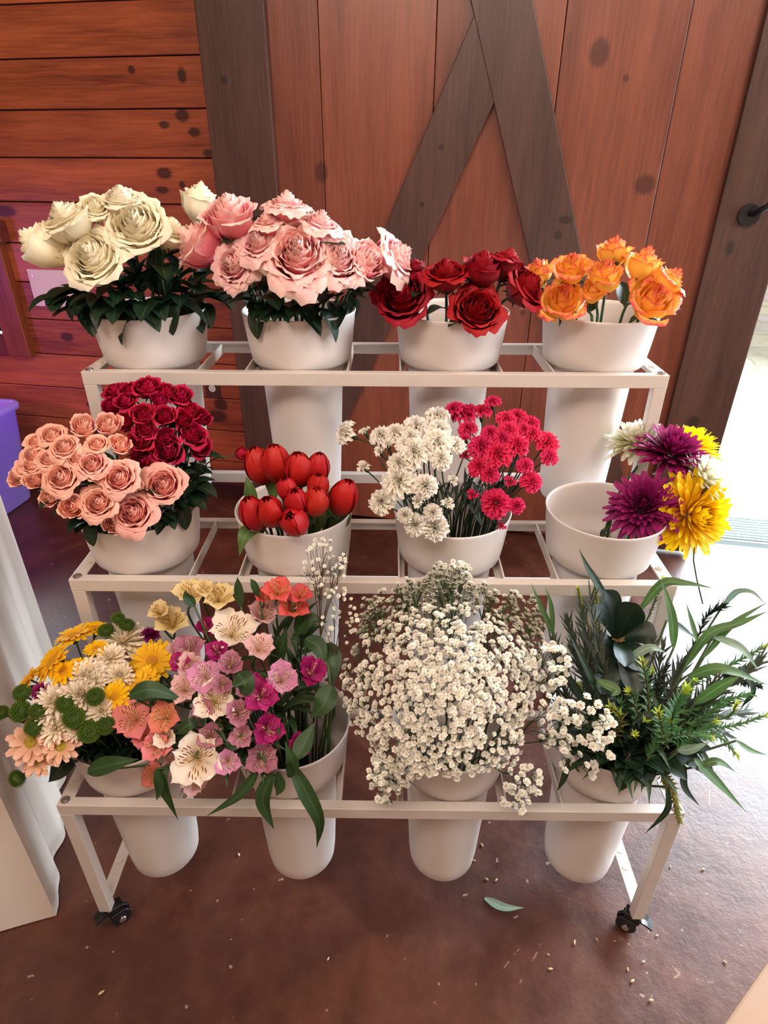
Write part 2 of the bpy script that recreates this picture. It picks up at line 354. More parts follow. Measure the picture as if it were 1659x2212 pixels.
def brace(name, p0, p1, wd, y0, y1, zlo, zhi):
    # slanted board clipped between two heights; p0,p1 centre line (u,z)
    m = MB(); (u0, za), (u1, zb) = p0, p1; s = (u1-u0)/(zb-za); hw = wd/2
    f = lambda z: u0+s*(z-za)
    q = [(f(zlo)-hw, zlo), (f(zlo)+hw, zlo), (f(zhi)+hw, zhi), (f(zhi)-hw, zhi)]
    m.v = [(u, y0, z) for u, z in q]+[(u, y1, z) for u, z in q]
    for fc in ((0, 1, 2, 3), (7, 6, 5, 4), (0, 4, 5, 1), (1, 5, 6, 2), (2, 6, 7, 3), (3, 7, 4, 0)): m.face(fc)
    sl = math.atan(s); mt = wood('slanted_rail_timber', (60, 38, 34), (100, 66, 54), 'z', rough=.4, spec=.55, knots=[(1.44, 1.33, .02, .012), (1.42, 1.28, .012, .012)] if s < 0 else [(.99, 1.55, .008, .008), (.93, 1.37, .008, .008)])
    m.build(name, mt, door, bevel=.003)
brace('brace', (.855, 1.22), (1.057, 1.661), .19, -.132, -.1052, .02, 1.905)
brace('brace', (1.416, 1.22), (1.259, 1.661), .19, -.134, -.1052, .02, 2.9)
m = MB(); m.tube([(2.035, -.135, 1.36), (2.035, -.175, 1.362), (2.07, -.195, 1.39), (2.085, -.2, 1.5), (2.085, -.2, 1.72), (2.07, -.195, 1.83), (2.035, -.175, 1.86), (2.035, -.135, 1.862)], .011, 10)
m.build('handle', M_black, door, smooth=True)
for hz in (1.355, 1.865):
    m = MB(); m.tube([(2.03, -.136, hz), (2.03, -.148, hz)], .034, 20); m.build('handle_plate', M_black, door)

# wall plate and outlet
pl = MB(); pl.box(-.865, -.62, -.008, 0, .918, 1.078); P = pl.build('wall_plate', simple('white_plate', (226, 206, 208), .5), bevel=.002); P.matrix_world = WM
tag(P, 'blank white rectangular plate screwed to the plank wall behind the white roses', 'plate')
for u in (-.84, -.65):
    for z in (1.05, .946):
        sc = MB(); sc.tube([(u, -.011, z), (u, -.0075, z)], .005, 10); sc.build('screw', M_bolt, P)
ou = empty('power_outlet'); ou.matrix_world = WM; tag(ou, 'brown wall outlet plate with white sockets on the lower planks', 'outlet')
m = MB(); m.box(-.085, -.012, -.006, 0, .53, .65); m.build('cover_plate', simple('brown_plate', (70, 38, 30), .5), ou, bevel=.002)
for z in (.578, .622):
    m = MB(); m.tube([(-.048, -.009, z), (-.048, -.005, z)], .0165, 24); m.build('socket', simple('white_socket', (232, 226, 214), .4), ou)
    s_ = MB()
    for (du, dz, hw, hh) in ((-.0065, .004, .0011, .0042), (.0065, .004, .0011, .0042), (0, -.0075, .0024, .0024)): s_.box(-.048+du-hw, -.048+du+hw, -.0095, -.0085, z+dz-hh, z+dz+hh)
    s_.build('socket_slot', M_black, ou)

# ------------------------------------------------------------------ display rack
H = .6; D2 = .2451; D3 = .4898; DD = .2493; Z1, Z2, Z3 = .4382, .791, 1.1359; HH = .0274
rack = empty('flower_display_rack', (0, .37, 0)); tag(rack, 'white three-tier metal rack on black casters holding twelve flower buckets', 'display rack')
def rp(mb, name, bevel=.0012, mat=None):
    for i, v in enumerate(mb.v): mb.v[i] = (v[0], v[1]-.37, v[2])
    return mb.build(name, mat or M_white, rack, bevel=bevel)
for y, z in ((0, Z1), (D2, Z2), (D3, Z3)):
    m = MB(); m.box(-H, H, y, y+.020, z-HH, z); rp(m, 'front_rail')
    m = MB(); m.box(-H, H, y+DD-.004, y+DD, z-HH, z); m.box(-H, H, y+DD-.016, y+DD-.004, z-.004, z); rp(m, 'back_rail')
    for s in (-1, 1):
        a, b = (-H, -H+.027) if s < 0 else (H-.027, H)
        m = MB(); m.box(a, b, y+.020, y+DD-.004, z-.004, z)
        c, d = (-H, -H+.003) if s < 0 else (H-.003, H); m.box(c, d, y+.020, y+DD-.004, z-HH, z-.004); rp(m, 'side_rail')
        for by in (y+.012, y+.06):
            m = MB(); m.tube([((a+b)/2, by, z), ((a+b)/2, by, z+.0025)], .0085, 20); m.tube([((a+b)/2, by, z+.0025), ((a+b)/2, by, z+.004)], .0045, 8)
            rp(m, 'bolt', 0, M_bolt if by < y+.03 else M_white)
    for x in (-.366, -.267, -.056, .054, .264, .371):
        m = MB(); m.box(x-.0015, x+.0015, y+.020, y+DD-.016, z-.024, z-.001); m.box(x-.012 if x in (-.366, -.056, .264) else x, x+.012 if x not in (-.366, -.056, .264) else x, y+.020, y+DD-.016, z-.024, z-.021); rp(m, 'cross_bar', 0)
def leg(x0, x1, y0, y1, zb, zt):
    # L-section leg
    s = -1 if x0 < 0 else 1
    m = MB(); m.box(x0, x1, y0, y0+.003, zb, zt)
    if s < 0: m.box(x1-.0265, x1-.0235, y0+.003, y1, zb, zt)
    else: m.box(x0+.0235, x0+.0265, y0+.003, y1, zb, zt)
    rp(m, 'leg')
for s in (-1, 1):
    a, b = (-H, -H+.027) if s < 0 else (H-.027, H)
    def sq(y0, y1, zb, zt):
        m = MB(); m.box(a+.0005, b-.0005, y0, y1, zb, zt); rp(m, 'leg')
    sq(.0, .022, .068, Z1-HH)
    sq(D2, D2+.022, .096, Z2-HH)
    sq(D3, D3+.022, .096, Z3-HH)
    sq(D3+DD-.022, D3+DD, .068, Z3-HH)
    m = MB(); c = (-H, -H+.027) if s < 0 else (H-.027, H); m.box(c[0], c[1], .022, D3+DD-.022, .09, .094); e = (-H+.0, -H+.003) if s < 0 else (H-.003, H); m.box(e[0], e[1], .022, D3+DD-.022, .068, .09); rp(m, 'base_side_rail')
    for by in (.1, .14):
        m = MB(); m.tube([((a+b)/2, by, .094), ((a+b)/2, by, .0965)], .0075, 16); rp(m, 'bolt', 0, M_white)
m = MB(); m.box(-H+.027, H-.027, D3+DD-.02, D3+DD, .768, .794); rp(m, 'back_brace')
m = MB(); m.box(-H+.027, H-.027, D3+DD-.02, D3+DD, .43, .455); rp(m, 'back_brace')
for (x, y, ang) in ((-.577, .014, 40), (.585, .014, 150), (-.585, .72, 20), (.585, .72, 100)):
    c = empty('caster', (x, y-.37, 0)); c.parent = rack; Rm = Matrix.Rotation(R(ang), 4, 'Z')
    m = MB(); m.box(-.014, .020, -.012, .012, .045, .068, Rm); m.box(-.010, .022, -.0145, -.0115, .02, .05, Rm); m.box(-.010, .022, .0115, .0145, .02, .05, Rm); m.build('fork', M_black, c, bevel=.002)
    for sy in (-1, 1):
        m = MB(); m.tube([Rm @ Vector((.010, sy*.003, .0225)), Rm @ Vector((.010, sy*.011, .0225))], .0223, 24); m.build('wheel', M_black, c, bevel=.002)
    m = MB(); m.tube([Rm @ Vector((.010, -.017, .0225)), Rm @ Vector((.010, .017, .0225))], .008, 16); m.build('axle_cap', M_chrome, c, bevel=.001)
    m = MB(); m.blade([Rm @ Vector((-.005, 0, .063)), Rm @ Vector((-.022, 0, .062)), Rm @ Vector((-.040, 0, .052))], .03, Vector((0, 0, 1)), .1, 6, lambda t: 1-.3*t); o = m.build('brake_lever', M_black, c)
    sd = o.modifiers.new('s', 'SOLIDIFY'); sd.thickness = .004

# ------------------------------------------------------------------ buckets
pm = MB()
pm.lathe([(.0005, -.343), (.060, -.343), (.069, -.340), (.074, -.331), (.077, -.30), (.084, -.15), (.0895, -.028), (.0905, -.014), (.103, -.008), (.1075, -.002), (.1125, .03), (.1195, .092), (.1215, .0975), (.1205, .1000), (.1180, .0985), (.1165, .092), (.1095, .03), (.1045, .002), (.090, -.004), (.0870, -.016), (.082, -.15), (.073, -.32), (.060, -.336), (.0005, -.337)], 72)
pot_me = pm.mesh('flower_bucket', M_pot, True)
BX = [-.485, -.163, .163, .479]; BUCK = {}
BL = [['white plastic bucket of cream roses, leftmost on the top tier', 'white plastic bucket of large pink roses on the top tier', 'white plastic bucket of dark red roses on the top tier', 'white plastic bucket of orange and yellow roses, rightmost on the top tier'],
      ['white plastic bucket of peach and crimson spray roses on the middle tier', 'white plastic bucket of red tulips on the middle tier', 'white plastic bucket of white and pink carnations on the middle tier', 'mostly empty white bucket with large chrysanthemums leaning right on the middle tier'],
      ['white plastic bucket of daisies and green buttons, leftmost on the bottom tier', 'white bucket of striped lilies with bare stems in view on the bottom tier', 'white plastic bucket under the cloud of tiny white flowers on the bottom tier', 'white plastic bucket of mixed greenery, rightmost on the bottom tier']]
for ti, (y, z) in enumerate(((D3, Z3), (D2, Z2), (0, Z1))):
    for bi, x in enumerate(BX):
        o = bpy.data.objects.new('flower_bucket', pot_me); COL.objects.link(o); o.location = (x, y+.124+.004, z+.002)
        tag(o, BL[ti][bi], 'bucket', 'white flower buckets on the rack'); BUCK[(ti, bi)] = Vector((x, y+.128, z+.002))

#@@F0
# ------------------------------------------------------------------ petals and blooms
def rng(seed): return random.Random(seed)
def mk_rose(seed, n=30, opened=.5, ruf=.05, height=1.5):
    # layered cupped petals around a closed heart; bloom radius about 1
    r_ = rng(seed); m = MB(); z0 = -height*.5
    for k in range(n):
        t = k/(n-1); a0 = k*2.3999+r_.uniform(-.2, .2)
        rk = .05+.76*t**.92; hw = 1.5-.78*t; hk = height*(1.0-.24*t); curl = opened*(max(0, t-.15)/.85)**1.2*r_.uniform(.8, 1.2)
        ph = r_.uniform(0, 6); ph2 = r_.uniform(0, 6); pt = r_.uniform(.0, .05)
        def fn(u, v, rk=rk, hw=hw, hk=hk, curl=curl, a0=a0, ph=ph, ph2=ph2, t=t, pt=pt):
            x = 2*u-1; a = a0+hw*x*(.35+.65*math.sin(min(1, v*1.35)*math.pi/2))
            vv = v*(1-.26*abs(x)**4.0)+.012*math.sin(x*17+ph)*v**4*(ruf/.05)
            bulge = math.sin(min(1, vv*1.75)*math.pi/2)
            rad = rk*(.22+.78*bulge)*(1-1.5*(1-t)**1.5*max(0, vv-.62))+.025*x
            c = max(0, vv-.58)/.42; rad += curl*(c**1.8)*.42
            z = hk*(vv**.92)-curl*.42*c**2.4
            w_ = ruf*c**2*(math.sin(x*6+ph)+.55*math.sin(x*13+ph2))*(.35+t)
            rad += w_; z += w_*.5
            if curl > .1 and c > .8: z -= (c-.8)*curl*.7
            return (rad*math.cos(a), rad*math.sin(a), z+z0)
        m.grid(fn, 10, 9)
    return m
def sepals(m, zb, L=.55, n=5, w=.16, droop=.5):
    for k in range(n):
        a = 2*math.pi*k/n; ca, sa = math.cos(a), math.sin(a)
        m.blade([(ca*.08, sa*.08, zb), (ca*.32, sa*.32, zb+.12), (ca*(.4+L*.5), sa*(.4+L*.5), zb+.12+L*(.3-droop))], w, Vector((0, 0, 1)), .1, 4)
    m.lathe([(.0, zb-.16), (.07, zb-.14), (.11, zb-.04), (.13, zb+.03), (.0, zb+.06)], 10)
def mk_tulip(seed):
    r_ = rng(seed); m = MB()
    for ring in range(3):
        for k in range(3):
            a0 = k*2.094+ring*1.047+r_.uniform(-.1, .1); s = (.55, .93, 1.0)[ring]; op = r_.uniform(-.02, .14)*(ring > 0)-.12*(ring == 0)
            def fn(u, v, a0=a0, s=s, op=op, ring=ring, wv=r_.uniform(0, 6)):
                x = 2*u-1; vv = v*(1-.24*abs(x)**2.8)
                prof = math.sin(math.pi*(.10+.865*vv))**.60
                a = a0+(.92 if ring == 2 else 1.05)*x*min(1, .35+v*1.6)
                rad = .66*prof*s+op*.25*vv**3+.055*abs(x)**3*s*s-.03*abs(x)**.5*(1-vv)+.015*math.sin(x*5+vv*7+wv)*vv
                return (rad*math.cos(a), rad*math.sin(a), 1.72*vv-.86+.02*math.sin(x*9)*vv**4)
            m.grid(fn, 8, 10)
    return m
def mk_carn(seed, n=22, closed=0):
    r_ = rng(seed); m = MB()
    for k in range(n):
        t = k/(n-1); a0 = k*2.3999; el = (1.35-1.2*t)*(1-closed*.0)+closed*.6*t; hw = .62-.14*t; ph = r_.uniform(0, 6)
        def fn(u, v, a0=a0, el=el, hw=hw, ph=ph, t=t):
            x = 2*u-1; a = a0+hw*1.25*x*v; L = (.55+.47*t)*(v**.9)*(1-.10*abs(x)**2)
            L += .035*v**4*(1 if int(u*10+.5) % 2 else -1)
            e = el+.26*v*math.sin(x*8+ph)+.16*v*math.sin(x*17+ph*2)-.35*v*v*t
            rr_ = L*math.cos(e)+.03; z = L*math.sin(e)
            return (rr_*math.cos(a), rr_*math.sin(a), z*.9-.12)
        m.grid(fn, 10, 5)
    return m
def mk_strap(m, a, r0, z0, L, w, el0, el1, nv=4, cup=.35, tipw=.55, tw=0):
    ca, sa = math.cos(a), math.sin(a)
    # centre line bends from elevation el0 to el1
    pts = []; x, z = r0, z0
    for i in range(nv+1):
        pts.append((x, z)); e = el0+(el1-el0)*(i/nv); x += L/nv*math.cos(e); z += L/nv*math.sin(e)
    b = len(m.v)
    for i, (x, z) in enumerate(pts):
        t = i/nv; wd = w*.5*(.45+.55*math.sin(math.pi*min(1, t*.62+.12)))*(1 if t < .99 else tipw)
        e = el0+(el1-el0)*t; nx, nz = -math.sin(e), math.cos(e)
        for u in (-1, 0, 1):
            xx = x+nx*cup*wd*abs(u); zz = z+nz*cup*wd*abs(u)+(.03*L if (u == 0 and i == nv) else 0)
            m.v.append((xx*ca-u*wd*sa, xx*sa+u*wd*ca, zz))
    for i in range(nv):
        for k in range(2):
            q = b+i*3+k; m.face((q, q+1, q+4, q+3), [(k/2, i/nv), ((k+1)/2, i/nv), ((k+1)/2, (i+1)/nv), (k/2, (i+1)/nv)])
def mk_mum(seed, n=150, flat=.6, w=.17, incurve=1.0, shag=.12):
    r_ = rng(seed); m = MB()
    for k in range(n):
        t = (k+.5)/n; a = k*2.3999+r_.uniform(-.1, .1)      # t: 0 heart, 1 rim
        el = R(88-96*t**.9)+r_.uniform(-.12, .12); L = (.30+.58*t**.7)*r_.uniform(.85, 1.12)
        mk_strap(m, a, .02+.20*t, -.10-.10*t+flat*.25*(1-t), L, w*(.65+.5*t), el, el+incurve*(.9-1.1*t), 4, .5, .5)
    return m
def mk_daisy(seed, n=17, rings=2, w=.25, el=.12):
    r_ = rng(seed); m = MB()
    for g_ in range(rings):
        for k in range(n-g_*2):
            a = 2*math.pi*(k+.5*g_)/(n-g_*2)+r_.uniform(-.09, .09); L = (.80-.16*g_)*r_.uniform(.88, 1.08)
            mk_strap(m, a, .16, -.05+.05*g_, L, w*r_.uniform(.85, 1.1), el+.22*g_+r_.uniform(-.1, .1), el-.35+.2*g_+r_.uniform(-.15, .1), 4, .22, .62)
    return m
def mk_disc(rad=.27, n=70, h=.10):
    m = MB(); m.lathe([(.0005, h*.55), (rad*.5, h*.7), (rad*.85, h*.35), (rad, -.02), (rad*.6, -.08)], 18)
    for k in range(n):
        t = math.sqrt((k+.5)/n); a = k*2.3999; r0 = rad*.95*t; z = h*(1-t*t*.7)*.75
        m.tube([(r0*math.cos(a), r0*math.sin(a), z-.02), (r0*math.cos(a)*1.05, r0*math.sin(a)*1.05, z+.035)], [.026, .014], 4)
    return m
def mk_button(seed, n=190):
    m = MB(); m.lathe([(.0005, .40), (.40, .42), (.66, .22), (.72, -.05), (.62, -.32), (.25, -.45), (.0005, -.47)], 16)
    for k in range(n):
        t = (k+.5)/n; ph = math.acos(1-1.45*t); a = k*2.3999; nx = math.sin(ph)*math.cos(a); ny = math.sin(ph)*math.sin(a); nz = math.cos(ph)
        p = Vector((nx*.72, ny*.72, nz*.48)); m.tube([p*.9, p*1.32], [.066, .03], 4)
    return m
def mk_alst(seed, closed=0.0):
    r_ = rng(seed); m = MB(); a_off = r_.uniform(0, 6)
    for k in range(6):
        inner = k % 2; m.cur = inner; a0 = a_off+k*math.pi/3+r_.uniform(-.08, .08); wd = (.43 if not inner else .29)*r_.uniform(.92, 1.08)
        L = (1.18 if not inner else 1.12)*r_.uniform(.94, 1.05); op = (.95 if not inner else .80)*(1-closed)+r_.uniform(-.08, .08); ph = r_.uniform(0, 6)
        def fn(u, v, a0=a0, wd=wd, L=L, op=op, inner=inner, ph=ph):
            x = 2*u-1; s_ = L*v*(1-.10*abs(x)**2.5)
            e = R(82)-op*R(70)*min(1, v*1.15)**1.2-(.35*op*max(0, v-.6))
            # centre line integrated roughly
            rad = .04+s_*math.cos(R(80)-op*R(40)*v); z = s_*math.sin(R(80)-op*R(46)*v)-op*.20*max(0, v-.55)**1.5
            w2 = wd*(.10+.90*math.sin(math.pi*min(1, (.02+.62*v)))**1.6)*(1 if v < .72 else math.sqrt(max(.04, 1-((v-.72)/.285)**2)))
            y = x*w2*.95; z += .5*w2*abs(x)**2+.025*math.sin(x*6+ph)*v**2
            if v > .97 and abs(x) < .2: rad += .05
            return (rad*math.cos(a0)-y*math.sin(a0), rad*math.sin(a0)+y*math.cos(a0), z-.55)
        m.grid(fn, 8, 8)
    m.cur = 2
    for k in range(5):
        a = r_.uniform(0, 6.3); m.tube([(0, 0, -.5), (.10*math.cos(a), .10*math.sin(a), .0), (.26*math.cos(a), .26*math.sin(a), .33)], [.018, .014, .012], 4)
        m.tube([(.26*math.cos(a), .26*math.sin(a), .31), (.28*math.cos(a), .28*math.sin(a), .42)], [.03, .025], 5)
    m.cur = 0
    m.tube([(0, 0, -.75), (0, 0, -.45)], [.06, .12], 8)
    return m
def mk_floret(seed):
    r_ = rng(seed); m = MB()
    for ring in range(3):
        n = (6, 5, 4)[ring]
        for k in range(n):
            mk_strap(m, 2*math.pi*(k+.4*ring)/n+r_.uniform(-.2, .2), .05, -.15+.10*ring, (.85, .75, .5)[ring], (.8, .7, .5)[ring], (.45, .95, 1.3)[ring]+r_.uniform(-.15, .15), (-.1, .3, .9)[ring], 2, .25, .7)
    m.cur = 1
    m.lathe([(.0, -.65), (.22, -.55), (.34, -.15), (.0, -.05)], 6); return m

PET = {
 'cream': petal('cream_petals', (244, 226, 184), (253, 246, 222), mid=(250, 240, 210)),
 'pink': petal('pink_petals', (224, 84, 112), (253, 220, 210), .62, .98, mid=(246, 152, 168)),
 'red': petal('dark_red_petals', (84, 2, 14), (164, 14, 36), mid=(128, 8, 26), trans=.12, rough=.6),
 'orange': petal('orange_petals', (255, 204, 84), (228, 84, 84), .78, 1.04, mid=(255, 194, 84)),
 'peach': petal('peach_petals', (232, 110, 98), (252, 200, 176), .45, .95, mid=(246, 172, 152)),
 'rosy': petal('rosy_petals', (222, 84, 96), (250, 196, 180), .5, .95, mid=(240, 140, 142)),
 'crimson': petal('crimson_petals', (120, 4, 34), (190, 14, 66), mid=(158, 8, 48), trans=.12, rough=.6),
 'tulip': petal('tulip_petals', (130, 16, 16), (194, 32, 34), mid=(176, 26, 28), trans=.2, rough=.42),
 'whitecarn': petal('white_ruffled_petals', (242, 234, 212), (254, 250, 242), trans=.3),
 'pinkcarn': petal('hot_pink_ruffled_petals', (180, 12, 66), (236, 56, 110), mid=(216, 30, 88)),
 'whitemum': petal('white_strap_petals', (226, 226, 190), (250, 246, 238), trans=.35),
 'purplemum': petal('purple_strap_petals', (92, 6, 54), (158, 32, 108), mid=(124, 14, 80), trans=.15),
 'yellowmum': petal('yellow_strap_petals', (244, 180, 10), (255, 226, 30), mid=(250, 206, 16)),
 'yellowd': petal('yellow_daisy_petals', (240, 176, 10), (252, 206, 24), mid=(246, 192, 14)),
 'whited': petal('white_daisy_petals', (240, 228, 200), (250, 236, 222)),
 'blush': petal('blush_daisy_petals', (226, 176, 140), (244, 196, 172)),
 'a_white': petal('white_lily_petals', (250, 236, 214), (252, 242, 230), throat=(236, 216, 130)), 'a_whites': petal('white_striped_petals', (250, 236, 200), (252, 238, 228), stripes=(130, 40, 66), throat=(240, 216, 120)),
 'a_cream': petal('cream_lily_petals', (236, 212, 150), (238, 218, 170), throat=(226, 196, 90)), 'a_creams': petal('cream_striped_petals', (236, 206, 130), (236, 214, 160), stripes=(92, 38, 34), throat=(230, 200, 90)),
 'a_pale': petal('pale_pink_lily_petals', (226, 176, 176), (232, 190, 192), throat=(236, 206, 140)), 'a_pales': petal('pale_pink_striped_petals', (240, 200, 184), (232, 190, 190), stripes=(130, 34, 72), throat=(240, 210, 120)),
 'a_lilac': petal('lilac_lily_petals', (224, 156, 190), (216, 138, 182), throat=(246, 226, 200)), 'a_lilacs': petal('lilac_striped_petals', (244, 206, 210), (216, 140, 186), stripes=(120, 30, 84), throat=(246, 226, 150)),
 'a_mag': petal('magenta_lily_petals', (140, 12, 84), (176, 26, 112), throat=(216, 120, 150)), 'a_mags': petal('magenta_striped_petals', (206, 70, 140), (188, 24, 116), stripes=(90, 4, 50), throat=(240, 190, 170)),
 'a_coral': petal('coral_lily_petals', (226, 84, 80), (234, 102, 102), throat=(240, 170, 90)), 'a_corals': petal('coral_striped_petals', (240, 140, 100), (232, 96, 98), stripes=(120, 26, 40), throat=(246, 196, 90)),
 'a_mauve': petal('mauve_lily_petals', (168, 100, 124), (188, 124, 142), throat=(216, 176, 140)), 'a_mauves': petal('mauve_striped_petals', (200, 150, 150), (184, 110, 136), stripes=(96, 26, 62), throat=(226, 190, 120)),
 'a_pink': petal('pink_lily_petals', (240, 150, 146), (238, 136, 146), throat=(246, 190, 130)), 'a_pinks': petal('pink_striped_petals', (246, 180, 150), (236, 130, 138), stripes=(130, 40, 50), throat=(248, 206, 120)),
 'a_peach': petal('peach_lily_petals', (232, 140, 108), (230, 130, 112), throat=(246, 190, 110)), 'a_peachs': petal('peach_striped_petals', (240, 176, 120), (232, 140, 118), stripes=(130, 40, 40), throat=(248, 206, 120)),
}
M_floret = petal('tiny_white_petals', (246, 242, 226), (255, 253, 248), trans=.25)
M_button = petal('green_button_petals', (34, 56, 8), (104, 124, 34), mid=(62, 88, 16), trans=.1)
M_ydisc = simple('yellow_disc', (214, 150, 16), .7, nscale=60, var=.2); M_gdisc = simple('green_gold_disc', (176, 150, 40), .7, nscale=60, var=.2)
M_dry = simple('dusty_rose_bits', (150, 72, 78), .7, nscale=40, var=.2)
M_stamen = simple('stamens', (206, 170, 130), .6)
PROTO = {}
def proto(key, fn, mats, nvar):
    PROTO[key] = [fn(i*17+3).mesh(key, mats) for i in range(nvar)]
for c in ('cream', 'pink'): proto('rose_'+c, lambda s, c=c: mk_rose(s, 46, .62 if c == 'cream' else .9, .04 if c == 'cream' else .065), PET[c], 4)
proto('rose_red', lambda s: mk_rose(s, 36, .7, .05), PET['red'], 3)
proto('rose_orange', lambda s: mk_rose(s, 18, .8, .05, 1.5), PET['orange'], 3)
for c in ('peach', 'rosy'): proto('rose_'+c, lambda s, c=c: mk_rose(s, 34, .8, .035, 1.3), PET[c], 3)
proto('rose_crimson', lambda s: mk_rose(s, 20, .6, .05, 1.4), PET['crimson'], 3)
proto('cupcream', lambda s: mk_rose(s, 24, .4, .05, 1.9), PET['cream'], 2)
proto('cuppink', lambda s: mk_rose(s, 24, .55, .06, 1.6), PET['pink'], 2)
proto('cupred', lambda s: mk_rose(s, 22, .4, .05, 1.6), PET['red'], 2)
proto('cuporange', lambda s: mk_rose(s, 14, .5, .05, 1.7), PET['orange'], 3)
proto('cupcrimson', lambda s: mk_rose(s, 14, .35, .05, 1.5), PET['crimson'], 2)
proto('cuppeach', lambda s: mk_rose(s, 16, .45, .04, 1.5), PET['peach'], 2)
proto('tulip', mk_tulip, PET['tulip'], 4)
for c in ('whitecarn', 'pinkcarn'): proto(c, mk_carn, PET[c], 4); proto('b'+c, lambda s: mk_carn(s, 10, 1), PET[c], 2)
for c in ('whitemum', 'yellowmum'): proto(c, lambda s: mk_mum(s, 190), PET[c], 2)
proto('purplemum', lambda s: mk_mum(s, 190, .6, .15, .8), PET['purplemum'], 2)
proto('yellowd', lambda s: mk_daisy(s), PET['yellowd'], 3)
proto('whited', lambda s: mk_mum(s, 84, .3, .20, .6), PET['whited'], 3)
proto('blush', lambda s: mk_daisy(s, 11, 2, .34, .2), PET['blush'], 2)
proto('disc', lambda s: mk_disc(), M_ydisc, 1); proto('gdisc', lambda s: mk_disc(.3, 60, .14), M_gdisc, 1)
proto('button', mk_button, M_button, 2)
for c in ('white', 'cream', 'pale', 'lilac', 'mag', 'coral', 'mauve', 'pink', 'peach'): proto('a_'+c, lambda s: mk_alst(s, .12 if s % 2 else .3), [PET['a_'+c], PET['a_'+c+'s'], M_stamen], 2)
proto('floret', mk_floret, [M_floret, M_stem], 3)
def _sep(s): m = MB(); sepals(m, -.62); return m
proto('sepal', _sep, L_rose, 1)
def _cal(s):
    m = MB(); m.lathe([(.0, -1.15), (.13, -1.12), (.20, -.9), (.24, -.3), (.27, -.02), (.0, .0)], 12)
    for k in range(5): a = k*1.2566; m.blade([(.2*math.cos(a), .2*math.sin(a), -.15), (.3*math.cos(a), .3*math.sin(a), .12)], .2, Vector((0, 0, 1)), .1, 3)
    return m
proto('calyx', _cal, M_stem, 1)
def _leafp(s):
    m = MB(); m.blade([(0, 0, 0), (.3, 0, .06), (.65, 0, .05), (1, 0, -.08)], .56, Vector((0, 0, 1)), .16, 9, lambda t: max(.02, math.sin(math.pi*t**.8)**.75)); return m
proto('roseleaf', _leafp, L_rose, 1)
def _lil(s):
    m = MB(); m.blade([(0, 0, 0), (.3, 0, .1), (.65, 0, .08), (1, 0, -.12)], .20, Vector((0, 0, 1)), .16, 10); return m
proto('lilyleaf', _lil, L_alst, 1)
def _mumleaf(s):
    m = MB(); m.blade([(0, 0, 0), (.4, 0, .03), (1, 0, -.05)], .5, Vector((0, 0, 1)), .1, 14, lambda t: (.25+.75*abs(math.sin(t*9.5)))*math.sin(math.pi*min(1, t+.08))); return m
proto('mumleaf', _mumleaf, L_rose, 1)

# ------------------------------------------------------------------ bunches
class Bunch:
    def __init__(s, tb, cpx, cpy, Y, rx, ry, rz):
        s.b = BUCK[tb]; s.c = at(cpx, cpy, Y); s.r = Vector((rx, ry, rz))
    def hit(s, px, py, off=0):
        d = ray(px, py); o = CAM-s.c; k = 1+off
        dd = Vector((d.x/s.r.x, d.y/s.r.y, d.z/s.r.z))/k; oo = Vector((o.x/s.r.x, o.y/s.r.y, o.z/s.r.z))/k
        a = dd.dot(dd); b = 2*dd.dot(oo); c = oo.dot(oo)-1; D = b*b-4*a*c
        t = (-b-math.sqrt(D))/(2*a) if D > 0 else -b/(2*a)
        P = CAM+d*t; lim = s.b.y+.075
        if s.b.z < 1.0 and P.y > lim: P = CAM+d*((lim-CAM.y)/d.y)
        q = P-s.c; n = Vector((q.x/s.r.x**2, q.y/s.r.y**2, q.z/s.r.z**2)).normalized(); return P, n
    def root(s, P, zf=.04, spread=.4):
        h = Vector((P.x-s.b.x, P.y-s.b.y, 0)); l = min(h.length*spread, .055)
        if h.length > 1e-6: h.normalize()
        return Vector((s.b.x, s.b.y, s.b.z-.325+zf))+h*l*.8
    def mouth(s, P, rim=.095, up=.085):
        h = Vector((P.x-s.b.x, P.y-s.b.y, 0)); l = min(h.length*.65, rim)
        if h.length > 1e-6: h.normalize()
        return Vector((s.b.x, s.b.y, s.b.z+up))+h*l
def clear_rim(bn, pts): return pts
ALL = []
